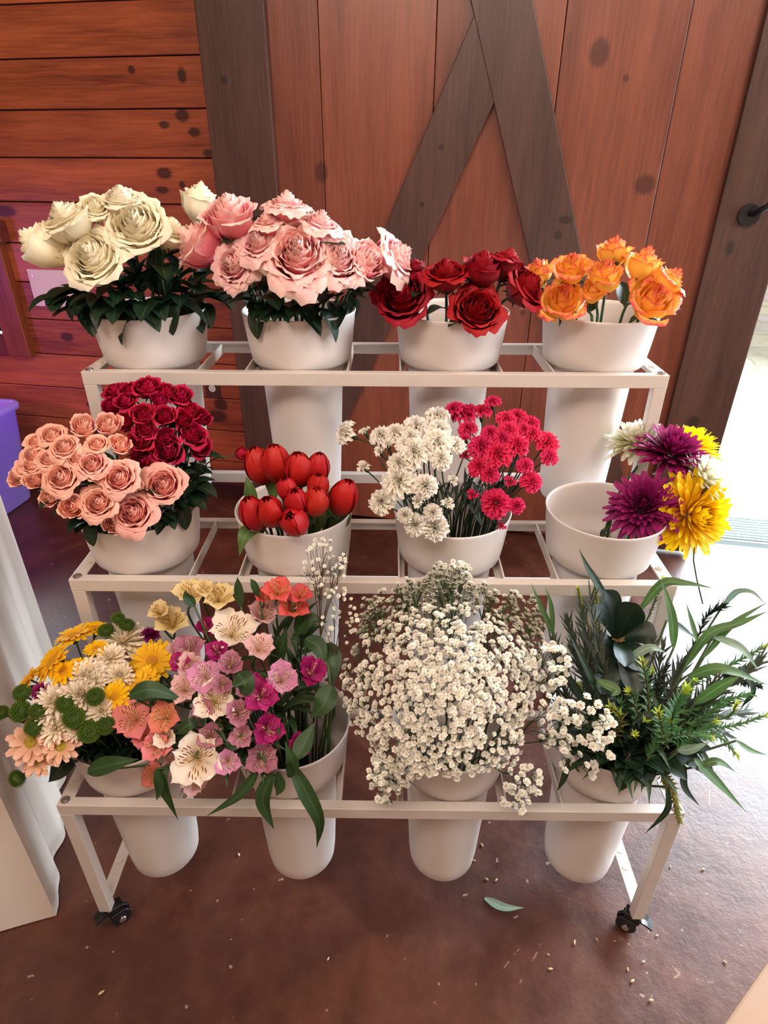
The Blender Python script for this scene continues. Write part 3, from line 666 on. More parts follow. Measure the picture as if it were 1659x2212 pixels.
def flower(bn, kind, name, px, py, dia, part='bloom', stem_m=None, stem_r=.0028, leaves=2, leafkey='roseleaf', leaflen=.065, leafm=None, cal='sepal', face=None, off=0, zb=-.6, group=None, cat='flower', look='', pup=.5, pcam=.35, pn=.7, extra=None, asp=1.0, dpt=None):
    r_ = rng(int(px*13+py*7))
    if dpt is not None: P = at(px, py, dpt); n = (P-bn.c).normalized()
    else: P, n = bn.hit(px, py, off)
    sc = dia*depth(P)/F_PX/2
    F = (n*pn+Vector((0, 0, 1))*pup+(CAM-P).normalized()*pcam) if face is None else Vector(face)
    F = (F+Vector((r_.uniform(-.12, .12), r_.uniform(-.12, .12), r_.uniform(-.1, .1)))*(1 if face is None else .3)).normalized()
    q = F.to_track_quat('Z', 'Y') @ Quaternion((0, 0, 1), r_.uniform(0, 6.28))
    base = P+F*(zb*sc); root = bn.root(P); th_ = empty(name, tuple(root))
    me = PROTO[kind][r_.randrange(len(PROTO[kind]))]
    place(me, part, th_, P-root, q, (sc, sc, sc*asp))
    if extra: place(PROTO[extra][0], 'flower_centre', th_, P-root, q, sc)
    if cal: place(PROTO[cal][0], 'sepals' if cal == 'sepal' else 'calyx', th_, P-root, q, sc)
    mo = bn.mouth(P); tail = base-F*min(.07, (base-mo).length*.4)
    C_ = catmull([root, root.lerp(mo, .5), mo, tail, base], 16)
    m = MB(); m.tube([c-root for c in C_], stem_r, 6); m.build('stem', stem_m or M_stem, th_, smooth=True)
    for k in range(leaves):
        i = len(C_)-2-r_.randrange(0, 6); p = C_[max(0, i)]; a = r_.uniform(0, 6.28)
        dv = (Vector((math.cos(a), math.sin(a), 0))+n*.5+Vector((0, 0, r_.uniform(-.35, .25)))).normalized()
        qq = dv.to_track_quat('X', 'Z'); s_ = leaflen*r_.uniform(.75, 1.25)
        place(PROTO[leafkey][0], 'leaf', th_, p-root, qq, s_)
    ALL.append((th_, px, py, group, cat, look)); return th_, P, F

# --- roses on the top tier
bW = Bunch((0, 0), 235, 535, .62, .21, .15, .14); bP = Bunch((0, 1), 640, 560, .62, .235, .16, .15)
bR = Bunch((0, 2), 1000, 635, .62, .17, .13, .10); bO = Bunch((0, 3), 1312, 630, .62, .165, .13, .10)
G = 'cream roses'
for (x, y, d, kd, f, ex) in ((265, 437, 88, 'rose_cream', (.05, -.3, .9), 'partly hidden at the crown'), (205, 450, 66, 'rose_cream', None, 'small and shadowed between two bigger ones'), (150, 480, 112, 'rose_cream', (-.35, -.35, .85), 'wide open'), (96, 533, 104, 'cupcream', (-.75, -.15, .55), 'cup-shaped, turned outward with green-tinged outer petals'),
    (297, 490, 132, 'rose_cream', (.1, -.8, .65), 'large and fully open, spiral heart facing out'), (366, 503, 86, 'rose_cream', (.4, -.2, .8), 'yellowish, half behind its neighbour'), (206, 558, 130, 'rose_cream', (-.12, -.85, .55), 'big and round with a blush centre, hanging in front'), (432, 440, 86, 'cupcream', (.25, .0, .95), 'upright cup behind the pink roses')):
    flower(bW, kd, 'rose', x, y, d*1.12, group=G, look='cream rose, '+ex, face=f, leaves=3, leaflen=.07, stem_r=.0034, dpt=.66 if x == 432 else None)
G = 'large pink roses'
for (x, y, d, kd, f, ex) in ((620, 452, 92, 'rose_pink', (.1, -.1, .95), 'pale, highest of its bunch'), (690, 490, 88, 'rose_pink', (.3, -.2, .9), 'half hidden with frilled top'), (580, 487, 72, 'rose_pink', (-.1, -.2, .9), 'small, squeezed behind the biggest one'), (500, 470, 122, 'cuppink', (-.05, -.35, .9), 'deep cup with smooth outer petals'), (430, 528, 118, 'cuppink', (-.75, -.25, .6), 'deep pink, turned away to the side'),
    (562, 532, 92, 'rose_pink', (-.2, -.6, .7), 'frilly, tucked against the biggest one'), (508, 575, 98, 'rose_pink', (-.25, -.85, .4), 'small-hearted, pale outer petal drooping'), (646, 552, 156, 'rose_pink', (.02, -.85, .55), 'biggest of all, fully open toward the front'), (728, 562, 118, 'rose_pink', (.25, -.7, .5), 'pale-edged, overlapped by the biggest one'), (790, 566, 98, 'cuppink', (.5, -.6, .5), 'narrow, seen from the side'), (850, 558, 108, 'rose_pink', (.8, -.25, .5), 'pale, leaning over the dark red roses')):
    flower(bP, kd, 'rose', x, y, d*1.10, group=G, look='pink rose, '+ex, face=f, leaves=3, leaflen=.075, stem_r=.0034)
G = 'dark red roses'
for (x, y, d, kd, f, ex) in ((899, 577, 40, 'cupred', (-.2, .2, .9), 'small bud peeping out behind'), (1093, 572, 84, 'rose_red', (.3, .2, .9), 'behind the tall cup'), (963, 596, 92, 'rose_red', (-.1, -.3, .95), 'flat-topped on a bare stem'), (1042, 582, 92, 'cupred', (.05, -.2, .95), 'tall and cup-shaped'), (1132, 622, 98, 'rose_red', (.6, -.45, .6), 'leaning toward the orange roses'),
    (870, 642, 122, 'rose_red', (-.3, -.75, .6), 'wide open at the outer edge'), (1030, 670, 108, 'rose_red', (.05, -.75, .65), 'resting low on the bucket rim')):
    flower(bR, kd, 'rose', x, y, d*1.14, group=G, look='dark red rose, '+ex, face=f, leaves=1, leaflen=.05, stem_r=.003, stem_m=M_stem_d)
G = 'orange and yellow roses'
for (x, y, d, kd, f, ex) in ((1326, 545, 74, 'cuporange', (.05, -.1, .98), 'highest, red-tipped'), (1390, 572, 82, 'cuporange', (.15, -.1, .95), 'tall red-sided cup'), (1236, 580, 84, 'rose_orange', (-.1, -.35, .95), 'golden with spread outer petals'), (1305, 597, 82, 'cuporange', (0, -.3, .95), 'golden, in the middle'), (1165, 588, 66, 'cuporange', (-.4, -.1, .9), 'small and pinkish, touching the dark red roses'),
    (1444, 607, 78, 'rose_orange', (.6, -.2, .75), 'red and yellow, at the outer edge'), (1283, 630, 56, 'cuporange', (0, -.5, .8), 'small and half shaded'), (1456, 645, 44, 'cuporange', (.8, 0, .5), 'little red one behind the big yellow one'), (1217, 652, 100, 'rose_orange', (-.2, -.6, .7), 'low, deep orange with a red collar'), (1408, 650, 112, 'rose_orange', (.1, -.7, .65), 'large and mostly yellow, resting on the rim')):
    flower(bO, kd, 'rose', x, y, d*1.16, group=G, look='orange rose, '+ex, face=f, leaves=1, leaflen=.055, stem_r=.003)
# filler foliage rising from the first two buckets
def sprig(bn, pts_px, lk, n, llen, name, look, cat='foliage', stem_m=None, group=None):
    P, nrm = bn.hit(*pts_px); root = bn.root(P); th_ = empty(name, tuple(root)); r_ = rng(int(pts_px[0]*3+pts_px[1]))
    C_ = catmull([root, bn.mouth(P), P], 12); m = MB(); m.tube([c-root for c in C_], .002, 5); m.build('stem', stem_m or M_stem_d, th_, smooth=True)
    for k in range(n):
        p = C_[-1-min(len(C_)-1, int(k*5/n))]; a = r_.uniform(0, 6.28); dv = (Vector((math.cos(a), math.sin(a), 0))*.8+nrm*.8+Vector((0, -.2, r_.uniform(-.5, .4)))).normalized()
        place(PROTO[lk][0], 'leaf', th_, p-root, dv.to_track_quat('X', 'Z'), llen*r_.uniform(.8, 1.2))
    ALL.append((th_, pts_px[0], pts_px[1], group, cat, look))
for x, y in ((180, 668), (225, 678), (270, 684), (320, 686), (365, 680), (410, 670), (440, 655), (130, 640), (340, 570), (300, 590), (440, 600)): sprig(Bunch((0, 0), 300, 625, .62, .13, .11, .07), (x, y, -.3), 'roseleaf', 6, .06, 'leafy_rose_stem', 'dark green rose leaves below the cream roses', group='rose leaves below the cream roses')
bWf = Bunch((0, 0), 300, 625, .62, .13, .11, .07); bPf = Bunch((0, 1), 645, 640, .62, .12, .11, .07)
for x, y in ((160, 625), (215, 640), (255, 650), (290, 660), (330, 655), (370, 640), (410, 620), (450, 640), (345, 600), (300, 610), (390, 590), (265, 620)): sprig(bWf, (x, y, -.05), 'roseleaf', 5, .075, 'leafy_rose_stem', 'dark green rose leaves below the cream roses', group='rose leaves below the cream roses')
for x, y in ((560, 660), (600, 665), (640, 670), (690, 665), (740, 660), (520, 640), (770, 640)): sprig(bPf, (x, y, -.05), 'roseleaf', 5, .062, 'leafy_rose_stem', 'dark green rose leaves below the large pink roses', group='rose leaves below the pink roses')

# --- spray roses
bC = Bunch((1, 0), 350, 945, .46, .115, .13, .13); bPe = Bunch((1, 0), 205, 1030, .36, .20, .15, .15)
G = 'crimson spray roses'
for (x, y, d) in ((250, 847, 55), (320, 838, 66), (272, 868, 52), (240, 878, 48), (390, 855, 58), (358, 847, 48), (310, 895, 54), (355, 898, 54), (408, 888, 50), (434, 902, 48), (268, 912, 48), (315, 928, 52), (414, 938, 66), (303, 952, 56), (361, 973, 72), (310, 997, 64), (356, 943, 50), (430, 966, 54), (345, 865, 44), (395, 905, 46), (280, 845, 44)):
    flower(bC, 'rose_crimson' if d > 50 else 'cupcrimson', 'spray_rose', x, y, d*1.12, group=G, look='crimson spray rose', leaves=2, leaflen=.04, stem_r=.0016, stem_m=M_stem_d, face=(.05, -.8, .6) if d == 72 else None)
flower(bC, 'cupcrimson', 'rose_bud', 522, 980, 40, group=None, look='lone crimson rosebud on a thin stem between the spray roses and the tulips', leaves=0, stem_r=.0014, face=(.9, 0, .3), dpt=.40)
G = 'peach spray roses'
for (x, y, d, kd) in ((182, 920, 62, 'cuppeach'), (233, 917, 62, 'cuppeach'), (260, 960, 52, 'cuppeach'), (140, 967, 64, 'rose_peach'), (112, 940, 56, 'rose_peach'), (78, 955, 46, 'rose_peach'), (210, 960, 50, 'rose_peach'), (72, 983, 54, 'rose_peach'), (68, 1004, 52, 'rose_peach'), (103, 993, 48, 'rose_peach'), (133, 1032, 80, 'rose_peach'), (198, 1003, 66, 'rose_rosy'), (75, 1035, 50, 'cuppeach'), (40, 1030, 48, 'cuppeach'), (208, 1022, 44, 'cuppeach'), (258, 1033, 82, 'rose_rosy'),
    (352, 1048, 92, 'rose_rosy'), (290, 1048, 40, 'cuppeach'), (213, 1086, 80, 'rose_peach'), (288, 1108, 92, 'rose_rosy'), (156, 1095, 60, 'cuppeach'), (107, 1075, 46, 'cuppeach'), (245, 1132, 50, 'cuppeach'), (165, 990, 46, 'rose_peach'), (52, 1012, 44, 'rose_peach')):
    flower(bPe, kd, 'spray_rose', x, y, d*1.1, group=G, look='peach spray rose' if 'peach' in kd else 'rosy pink spray rose', leaves=2, leaflen=.045, stem_r=.0016, face=(.1, -.75, .65) if d > 79 else None)
bCf = Bunch((1, 0), 380, 1050, .40, .07, .1, .12)
for x, y in ((400, 1000), (420, 1040), (395, 1080), (370, 1110), (340, 1120), (425, 990), (300, 1140), (190, 1125), (410, 1060), (380, 1030)): sprig(bCf, (x, y, -.05), 'roseleaf', 5, .055, 'leafy_rose_stem', 'small dark rose leaves under the spray roses', group='rose leaves under the spray roses')
# bare stem with the lone bud is inside that bud's thing

# --- tulips
bT = Bunch((1, 1), 645, 1075, .36, .12, .12, .10)
for (x, y, w_, h_, f) in ((687, 1010, 44, 66, (.15, 0, 1)), (597, 1000, 50, 80, (-.1, 0, 1)), (560, 1005, 46, 80, (-.25, 0, 1)), (645, 1013, 54, 76, (0, -.1, 1)), (687, 1050, 48, 60, (.15, -.2, 1)), (620, 1056, 50, 56, (-.1, -.3, 1)), (743, 1073, 58, 80, (.35, -.1, 1)), (682, 1082, 50, 70, (.2, -.25, 1)), (640, 1082, 58, 64, (0, -.4, 1)), (547, 1108, 48, 78, (-.25, -.2, 1)), (585, 1104, 54, 74, (-.1, -.3, 1)), (636, 1127, 78, 78, (-.1, -.75, .8))):
    flower(bT, 'tulip', 'tulip', x, y, h_*1.22, group='red tulips', look='red tulip', leaves=0, cal=None, zb=-.8, stem_r=.0034, face=f)
def bladething(bn, name, pts, W, mat, look, group=None, nrm=None, cat='leaf', inside=True):
    # one long leaf rising from a bucket; pts = (px, py, Y)
    Q = [at(*p) for p in pts]; root = bn.root(Q[0]) if inside else Q[0]
    th_ = empty(name, tuple(root)); m = MB(); m.blade([q-root for q in Q], W, nrm, .14, 14); m.build('blade', mat, th_, smooth=True)
    if inside:
        m = MB(); m.tube([Vector((0, 0, 0)), bn.mouth(Q[0], up=.03)-root, Q[0]-root], .0022, 5); m.build('stem', M_stem, th_, smooth=True)
    ALL.append((th_, pts[-1][0], pts[-1][1], group, cat, look))
for pts, W, lk in ((((560, 1145, .30), (540, 1148, .27), (526, 1165, .25), (517, 1202, .248)), .035, 'tulip leaf bent down outside the bucket rim'), (((548, 1100, .33), (540, 1060, .33), (532, 1028, .34)), .026, 'thin tulip leaf left of the tulips'), (((590, 1080, .34), (592, 1040, .34), (590, 1012, .34)), .026, 'tulip leaf between the two upper left tulips'),
    (((672, 1150, .32), (684, 1110, .32), (672, 1085, .33)), .045, 'broad tulip leaf right of the front tulip'), (((700, 1150, .33), (722, 1120, .33), (738, 1092, .34)), .034, 'pointed tulip leaf beneath the right tulip'), (((700, 1110, .36), (712, 1080, .36), (706, 1060, .37)), .04, 'shaded tulip leaf in the middle right'), (((735, 1140, .34), (745, 1115, .34), (740, 1095, .35)), .03, 'dark tulip leaf at the right rim')):
    bladething(bT, 'tulip_leaf', pts, W, L_tulip, lk)
# --- carnations
bK = Bunch((1, 2), 905, 1040, .36, .13, .13, .13); bH = Bunch((1, 2), 1075, 1025, .40, .13, .13, .13)
for (x, y, d) in ((946, 895, 54), (898, 918, 56), (949, 925, 54), (887, 942, 42), (822, 939, 50), (854, 933, 48), (946, 954, 68), (985, 960, 46), (895, 975, 74), (952, 990, 52), (862, 1000, 56), (863, 1040, 78), (919, 1050, 56), (825, 1084, 58), (898, 1134, 52), (940, 1140, 62), (935, 1107, 40), (875, 1113, 36), (744, 933, 56), (920, 968, 44), (875, 960, 44)):
    flower(bK, 'whitecarn', 'carnation', x, y, d*1.08, group='white carnations', look='white carnation', leaves=0, cal='calyx', stem_r=.0015, zb=-1.1, pcam=.5, face=(-.7, -.3, .5) if x == 744 else None)
for (x, y, d) in ((789, 933, 30), (786, 1010, 36), (838, 960, 32), (819, 975, 28), (978, 1037, 28), (901, 1084, 30), (966, 1087, 34)):
    flower(bK, 'bwhitecarn', 'carnation_bud', x, y, d*1.05, group='white carnation buds', look='white carnation bud', leaves=0, cal='calyx', stem_r=.0015, zb=-1.1, part='bud')
for (x, y, d) in ((1005, 892, 64), (980, 882, 44), (1040, 887, 46), (1064, 866, 36), (1093, 904, 46), (1146, 913, 46), (1117, 898, 46), (1058, 933, 40), (1099, 927, 46), (1131, 925, 34), (1040, 963, 60), (1075, 980, 66), (1117, 960, 56), (1182, 954, 56), (1187, 985, 44), (1034, 1008, 46), (1058, 1024, 42), (1135, 1004, 40), (1149, 1040, 50), (1072, 1087, 66), (1117, 1093, 36), (1010, 925, 44), (1150, 935, 44), (1085, 945, 44)):
    flower(bH, 'pinkcarn', 'carnation', x, y, d*1.08, group='hot pink carnations', look='hot pink carnation', leaves=0, cal='calyx', stem_r=.0015, zb=-1.1, stem_m=M_stem_d)
for (x, y, d) in ((1005, 949, 30), (1005, 984, 28), (1102, 1041, 32), (1022, 1069, 30), (1084, 1137, 22)):
    flower(bH, 'bpinkcarn', 'carnation_bud', x, y, d*1.05, group='hot pink carnation buds', look='hot pink carnation bud', leaves=0, cal='calyx', stem_r=.0015, zb=-1.1, part='bud', stem_m=M_stem_d)
bKf = Bunch((1, 2), 990, 1085, .38, .11, .10, .10)
def grass(bn, px, py, look, group, col=None):
    P, n = bn.hit(px, py, -.1); root = bn.root(P); th_ = empty('flowerless_carnation', tuple(root)); C_ = catmull([root, bn.mouth(P), P], 10); r_ = rng(px)
    m = MB(); m.tube([c-root for c in C_], .0018, 5); m.build('stem', M_stem_d, th_, smooth=True)
    for k in range(4):
        m = MB(); p = C_[-1-k]-root; a = r_.uniform(0, 6.3); dv = Vector((math.cos(a)*.5, math.sin(a)*.5, .9))*.055; m.blade([p, p+dv*.5, p+dv+Vector((0, 0, -.008))], .006, None, .1, 5); m.build('leaf', L_rose, th_, smooth=True)
    ALL.append((th_, px, py, group, 'foliage', look))
for x, y in ((870, 1075), (900, 1060), (930, 1080), (955, 1060), (985, 1075), (1010, 1090), (1030, 1110), (1050, 1060), (1080, 1050), (1100, 1070), (985, 1120), (960, 1130), (1010, 1040), (1040, 1135), (850, 1065), (1060, 1120)): grass(bKf, x, y, 'green flowerless stem packed among the carnation stems', 'bare stems among the carnations')
# --- large chrysanthemums
bM = Bunch((1, 3), 1440, 1070, .36, .10, .12, .12)
for (x, y, d, kd, f, Y, lk) in ((1372, 948, 112, 'whitemum', (-.3, .1, .95), .50, 'white chrysanthemum, highest and farthest left'), (1492, 958, 112, 'yellowmum', (.15, .2, .95), .52, 'yellow chrysanthemum mostly hidden behind the flat purple one'), (1452, 972, 132, 'purplemum', (.1, -.25, .95), .43, 'broad purple chrysanthemum facing up'),
    (1522, 1030, 128, 'whitemum', (.7, .0, .7), .40, 'white chrysanthemum behind the front yellow one'), (1390, 1090, 132, 'purplemum', (-.35, -.55, .7), .34, 'dark purple chrysanthemum resting on the rim'), (1500, 1112, 160, 'yellowmum', (.35, -.85, .35), .33, 'large bright yellow chrysanthemum facing out over the rim')):
    flower(bM, kd, 'chrysanthemum', x, y, d*1.22, group='large chrysanthemums', look=lk, leaves=2, leafkey='mumleaf', leaflen=.035, cal=None, zb=-.2, stem_r=.003, face=f, dpt=Y)
th_ = empty('cut_stem', tuple(BUCK[(1, 3)]+Vector((-.03, .0, .0)))); m = MB(); b0 = th_.location
m.tube([Vector((0, 0, -.25)), Vector((0, 0, 0)), at(1302, 1160, .36)-b0, at(1318, 1115, .37)-b0, at(1338, 1082, .375)-b0], .0032, 8); m.build('stem', M_stem, th_, smooth=True)
tag(th_, 'bare green stem leaning left inside the mostly empty bucket', 'stem')
m = MB(); m.blade([at(1298, 1160, .36)-b0, at(1308, 1146, .36)-b0, at(1318, 1152, .35)-b0], .014, None, .1, 6); m.build('leaf', L_rose, th_, smooth=True)

# --- daisies, buttons
bD = Bunch((2, 0), 190, 1525, .13, .19, .15, .15)
for (x, y, d, f) in ((160, 1372, 82, (-.15, .15, .95)), (203, 1356, 62, (.05, .3, .95)), (112, 1430, 92, (-.5, -.25, .8)), (137, 1452, 66, (-.2, -.2, .9)), (62, 1467, 66, (-.6, -.1, .7)), (208, 1400, 56, (0, .1, 1)), (329, 1427, 92, (.2, -.55, .8)), (316, 1465, 56, (.1, -.5, .8)), (247, 1505, 70, (-.1, -.7, .7)), (300, 1482, 60, (.1, -.5, .85)), (172, 1437, 50, (-.1, -.1, 1))):
    flower(bD, 'yellowd', 'daisy', x, y, d*1.08, group='yellow daisies', look='yellow daisy', leaves=1, leafkey='mumleaf', leaflen=.045, cal=None, zb=-.1, stem_r=.0018, face=f, extra='disc')
for (x, y, d, kd) in ((268, 1380, 96, 'whited'), (238, 1418, 66, 'whited'), (187, 1457, 70, 'whited'), (258, 1458, 56, 'whited'), (175, 1498, 80, 'whited'), (118, 1512, 80, 'whited'), (100, 1540, 60, 'whited'), (218, 1535, 56, 'whited'), (150, 1530, 50, 'whited'), (118, 1572, 60, 'whited'), (68, 1602, 88, 'blush'), (82, 1640, 70, 'blush'), (132, 1612, 72, 'blush'), (165, 1575, 44, 'whited'), (110, 1590, 52, 'blush'), (205, 1470, 50, 'whited')):
    flower(bD, kd, 'daisy', x, y, d*1.2, group='white daisies', look='white shaggy daisy' if kd == 'whited' else 'blush daisy with sparse petals', leaves=1, leafkey='mumleaf', leaflen=.045, cal=None, zb=-.1, stem_r=.0018, extra=None if kd == 'whited' else 'gdisc')
for (x, y, d) in ((47, 1497, 40), (44, 1537, 48), (3, 1540, 34), (80, 1537, 38), (140, 1520, 40), (205, 1505, 42), (159, 1550, 48), (193, 1580, 50), (228, 1567, 42), (72, 1572, 40), (37, 1682, 40), (255, 1336, 32), (275, 1350, 36), (230, 1362, 38)):
    flower(bD, 'button', 'button_flower', x, y, d*1.06, off=.07, group='green button flowers', look='green button flower', leaves=1, leafkey='mumleaf', leaflen=.04, cal=None, zb=-.4, stem_r=.0016, part='flower_head', face=(-.7, -.2, -.5) if y == 1682 else None)
for (x, y) in ((88, 1492), (325, 1370)):
    flower(bD, 'purplemum', 'faded_daisy', x, y, 44, group='faded daisies', look='dusty dark rose daisy', leaves=0, cal=None, zb=-.1, stem_r=.0016)
bDf = Bunch((2, 0), 250, 1610, .12, .13, .12, .08)
for x, y in ((170, 1600), (200, 1615), (235, 1620), (270, 1625), (300, 1630), (220, 1600), (180, 1630), (250, 1640), (150, 1590), (285, 1600), (210, 1640), (160, 1560)): sprig(bDf, (x, y, -.12), 'mumleaf', 7, .055, 'leafy_daisy_stem', 'dark leafy stem packed under the daisies', group='leafy stems under the daisies')
bladething(bD, 'lobed_leaf', ((150, 1640, .02), (130, 1660, .0), (105, 1690, -.01)), .045, L_rose, 'dark lobed leaf hanging at the left of the bottom bucket')
# --- striped lilies (one bloom cluster per stem)
bA = Bunch((2, 1), 500, 1530, .13, .215, .17, .18)
AL_ = [('cream', 472, 1290, 84), ('cream', 410, 1282, 80), ('cream', 372, 1345, 84), ('cream', 345, 1322, 60), ('cream', 440, 1272, 50), ('coral', 600, 1276, 74), ('coral', 632, 1312, 80), ('coral', 570, 1290, 52), ('coral', 650, 1285, 56), ('pale', 568, 1328, 86), ('white', 503, 1362, 118), ('mag', 448, 1357, 60), ('mag', 468, 1408, 64), ('mag', 388, 1430, 50), ('mauve', 408, 1403, 78), ('pale', 388, 1402, 64), ('pale', 560, 1398, 76), ('mauve', 498, 1436, 74), ('pale', 412, 1440, 74), ('lilac', 442, 1462, 86), ('pale', 398, 1488, 74), ('lilac', 608, 1468, 96), ('mag', 674, 1452, 84), ('white', 464, 1514, 106), ('mag', 563, 1503, 84), ('mag', 578, 1575, 88), ('mag', 642, 1613, 72), ('mauve', 515, 1540, 78), ('mauve', 565, 1638, 82), ('mauve', 438, 1532, 60), ('mauve', 455, 1590, 66), ('lilac', 492, 1645, 72), ('pink', 288, 1552, 104), ('peach', 355, 1550, 80), ('pink', 340, 1612, 82), ('peach', 335, 1674, 66), ('white', 424, 1640, 128), ('white', 358, 1592, 66), ('pale', 420, 1688, 66), ('mag', 545, 1470, 50), ('mauve', 530, 1490, 54), ('mauve', 480, 1480, 56), ('pink', 310, 1590, 60), ('mauve', 520, 1590, 60), ('pale', 375, 1650, 60)]
LKS = {'cream': 'cream-yellow striped lily', 'coral': 'coral red lily', 'pale': 'pale pink striped lily', 'white': 'white lily with dark flecks', 'mag': 'magenta lily', 'mauve': 'dusty mauve lily', 'lilac': 'lilac pink lily', 'pink': 'salmon pink lily', 'peach': 'peach orange lily'}
for c, x, y, d in AL_:
    flower(bA, 'a_'+c, 'lily', x, y, d*1.14, group='striped lilies', look=LKS[c], leaves=1, leafkey='lilyleaf', leaflen=.06, cal=None, zb=-.75, stem_r=.0022, off=rnd.uniform(-.12, .02), pcam=.75, pn=.5, pup=.35)
LB = [(((360, 1655, -.02), (350, 1690, -.035), (385, 1772, -.04)), .026, 'drooping over the front rail between the two left buckets'), (((560, 1660, -.02), (520, 1715, -.04), (445, 1764, -.05)), .020, 'long and curved down to the left across the front rail'), (((588, 1670, -.02), (568, 1730, -.04), (592, 1792, -.05)), .030, 'broad, hanging straight down over the front rail'),
      (((628, 1650, -.02), (660, 1710, -.04), (690, 1775, -.05), (684, 1832, -.05)), .030, 'longest, hanging over the rail in front of the bucket'), (((600, 1670, -.01), (605, 1700, -.02), (596, 1720, -.03)), .022, 'short, pointing down beside the hanging leaves'), (((715, 1480, .10), (700, 1520, .07), (672, 1552, .06)), .045, 'broad and dark under the magenta lily'), (((590, 1450, .14), (608, 1400, .14), (620, 1352, .15)), .03, 'upright below the coral lilies'),
      (((280, 1502, .02), (330, 1490, .02), (400, 1515, .03)), .032, 'grey-green, arched over the yellow daisies'), (((488, 1606, -.01), (515, 1602, -.01), (558, 1595, .0)), .030, 'pale, lying level near the lower middle'), (((640, 1640, -.01), (660, 1600, .02), (680, 1560, .05)), .035, 'dark, right of the lowest magenta lily'), (((515, 1455, .05), (530, 1480, .03), (522, 1510, .03)), .04, 'broad folded, in the centre of the bunch'),
      (((385, 1580, .0), (410, 1565, .0), (430, 1560, .01)), .025, 'short, left of the lower white lily'), (((620, 1670, -.01), (632, 1650, -.03), (615, 1600, -.02)), .03, 'curled beside the lowest magenta lily'), (((520, 1310, .2), (516, 1270, .2), (513, 1246, .2)), .02, 'small dark, sticking up at the back'), (((560, 1290, .2), (548, 1262, .2), (540, 1250, .2)), .015, 'thin dark, just right of the other back leaf'),
      (((190, 1665, -.01), (240, 1652, -.02), (300, 1640, -.02)), .034, 'wide, lying along the leftmost bucket rim'), (((420, 1310, .17), (405, 1290, .17), (400, 1275, .17)), .02, 'among the cream lilies'), (((660, 1380, .18), (690, 1400, .16), (700, 1450, .13)), .035, 'dark, at the back right of the bunch'), (((640, 1370, .2), (665, 1340, .2), (700, 1340, .2)), .04, 'dark, pointing right behind the coral lilies'), (((690, 1400, .18), (720, 1420, .16), (722, 1480, .12)), .04, 'dark, next to the tiny white flowers'), (((340, 1660, -.03), (345, 1700, -.04), (338, 1730, -.045)), .02, 'thin, curling down beside the peach lily')]
for pts, W, lk in LB: bladething(bA, 'lily_leaf', pts, W*.95, L_alst, 'lily leaf, '+lk)
for x, y in ((640, 1400), (650, 1350), (610, 1420), (530, 1600), (480, 1620), (420, 1580), (380, 1520), (600, 1540), (620, 1520), (640, 1490), (350, 1480), (450, 1560)): sprig(bA, (x, y, -.34), 'lilyleaf', 6, .07, 'leafy_lily_stem', 'leafy green lily stem without a bloom', group='leafy stems in the lily bucket')
for i, (x0, y0, x1, y1, Y) in enumerate(((708, 1640, 716, 1500, .10), (700, 1600, 722, 1540, .12))):
    a, b = at(x0, y0, Y-.02), at(x1, y1, Y); o0 = bA.root(a); th_ = empty('cut_stem', tuple(o0)); m = MB(); m.tube([Vector((0, 0, 0)), a-o0, b-o0, at(x1-8, y1-70, Y+.03)-o0], .0034, 8); m.build('stem', M_stem, th_, smooth=True)
    ALL.append((th_, x0, y0, None, 'stem', ['thick bare green stem against the inside wall of the lily bucket', 'forked thin green stem at the right inside of the lily bucket'][i]))

# --- clouds of tiny white flowers: each spray branches to its own florets
bG = Bunch((2, 2), 955, 1525, .13, .215, .18, .225)
SPR = []
def in_poly(x, y, P):
    c = False; j = len(P)-1
    for i in range(len(P)):
        if (P[i][1] > y) != (P[j][1] > y) and x < (P[j][0]-P[i][0])*(y-P[i][1])/(P[j][1]-P[i][1])+P[i][0]: c = not c
        j = i
    return c
def spray(bn, pts, heads, lk, dia=16, stem_m=None, sc=1.0):
    # pts: list of (P, n); grows a branching stem and sets a floret at each point
    cen = sum((p for p, n in pts), Vector())/len(pts); root = bn.root(cen); th_ = empty('gypsophila_spray', tuple(root)); r_ = rng(int(cen.x*1e4))
    mo = bn.mouth(cen, .08, .07); hub = mo.lerp(cen, .55); m = MB(); m.tube([Vector((0, 0, 0)), mo-root, hub-root], [.0018, .0016, .0012], 5)
    ks = 7; cents = [pts[r_.randrange(len(pts))][0] for _ in range(ks)]
    grp = [[] for _ in range(ks)]
    for i, (p, n) in enumerate(pts): grp[min(range(ks), key=lambda k: (cents[k]-p).length)].append(i)
    for gidx in grp:
        if not gidx: continue
        gc = sum((pts[i][0] for i in gidx), Vector())/len(gidx); br = hub.lerp(gc, .68); m.tube([hub-root, hub.lerp(br, .5)+Vector((0, 0, .01))-root, br-root], .0008, 4)
        for i in gidx:
            p, n = pts[i]; d = depth(p)/F_PX; m.tube([br-root, br.lerp(p, .55)+n*.004-root, p-root], .0004, 3, False)
            F = (n+Vector((r_.uniform(-.6, .6), r_.uniform(-.6, .6), r_.uniform(-.2, .7)))).normalized()
            place(PROTO['floret'][r_.randrange(3)], 'floret', th_, p-root+n*.002, F.to_track_quat('Z', 'Y'), dia*d/2*r_.uniform(.78, 1.15)*sc)
    m.build('stem', stem_m or M_stem, th_); ALL.append((th_, None, None, None, 'flower', lk)); return th_
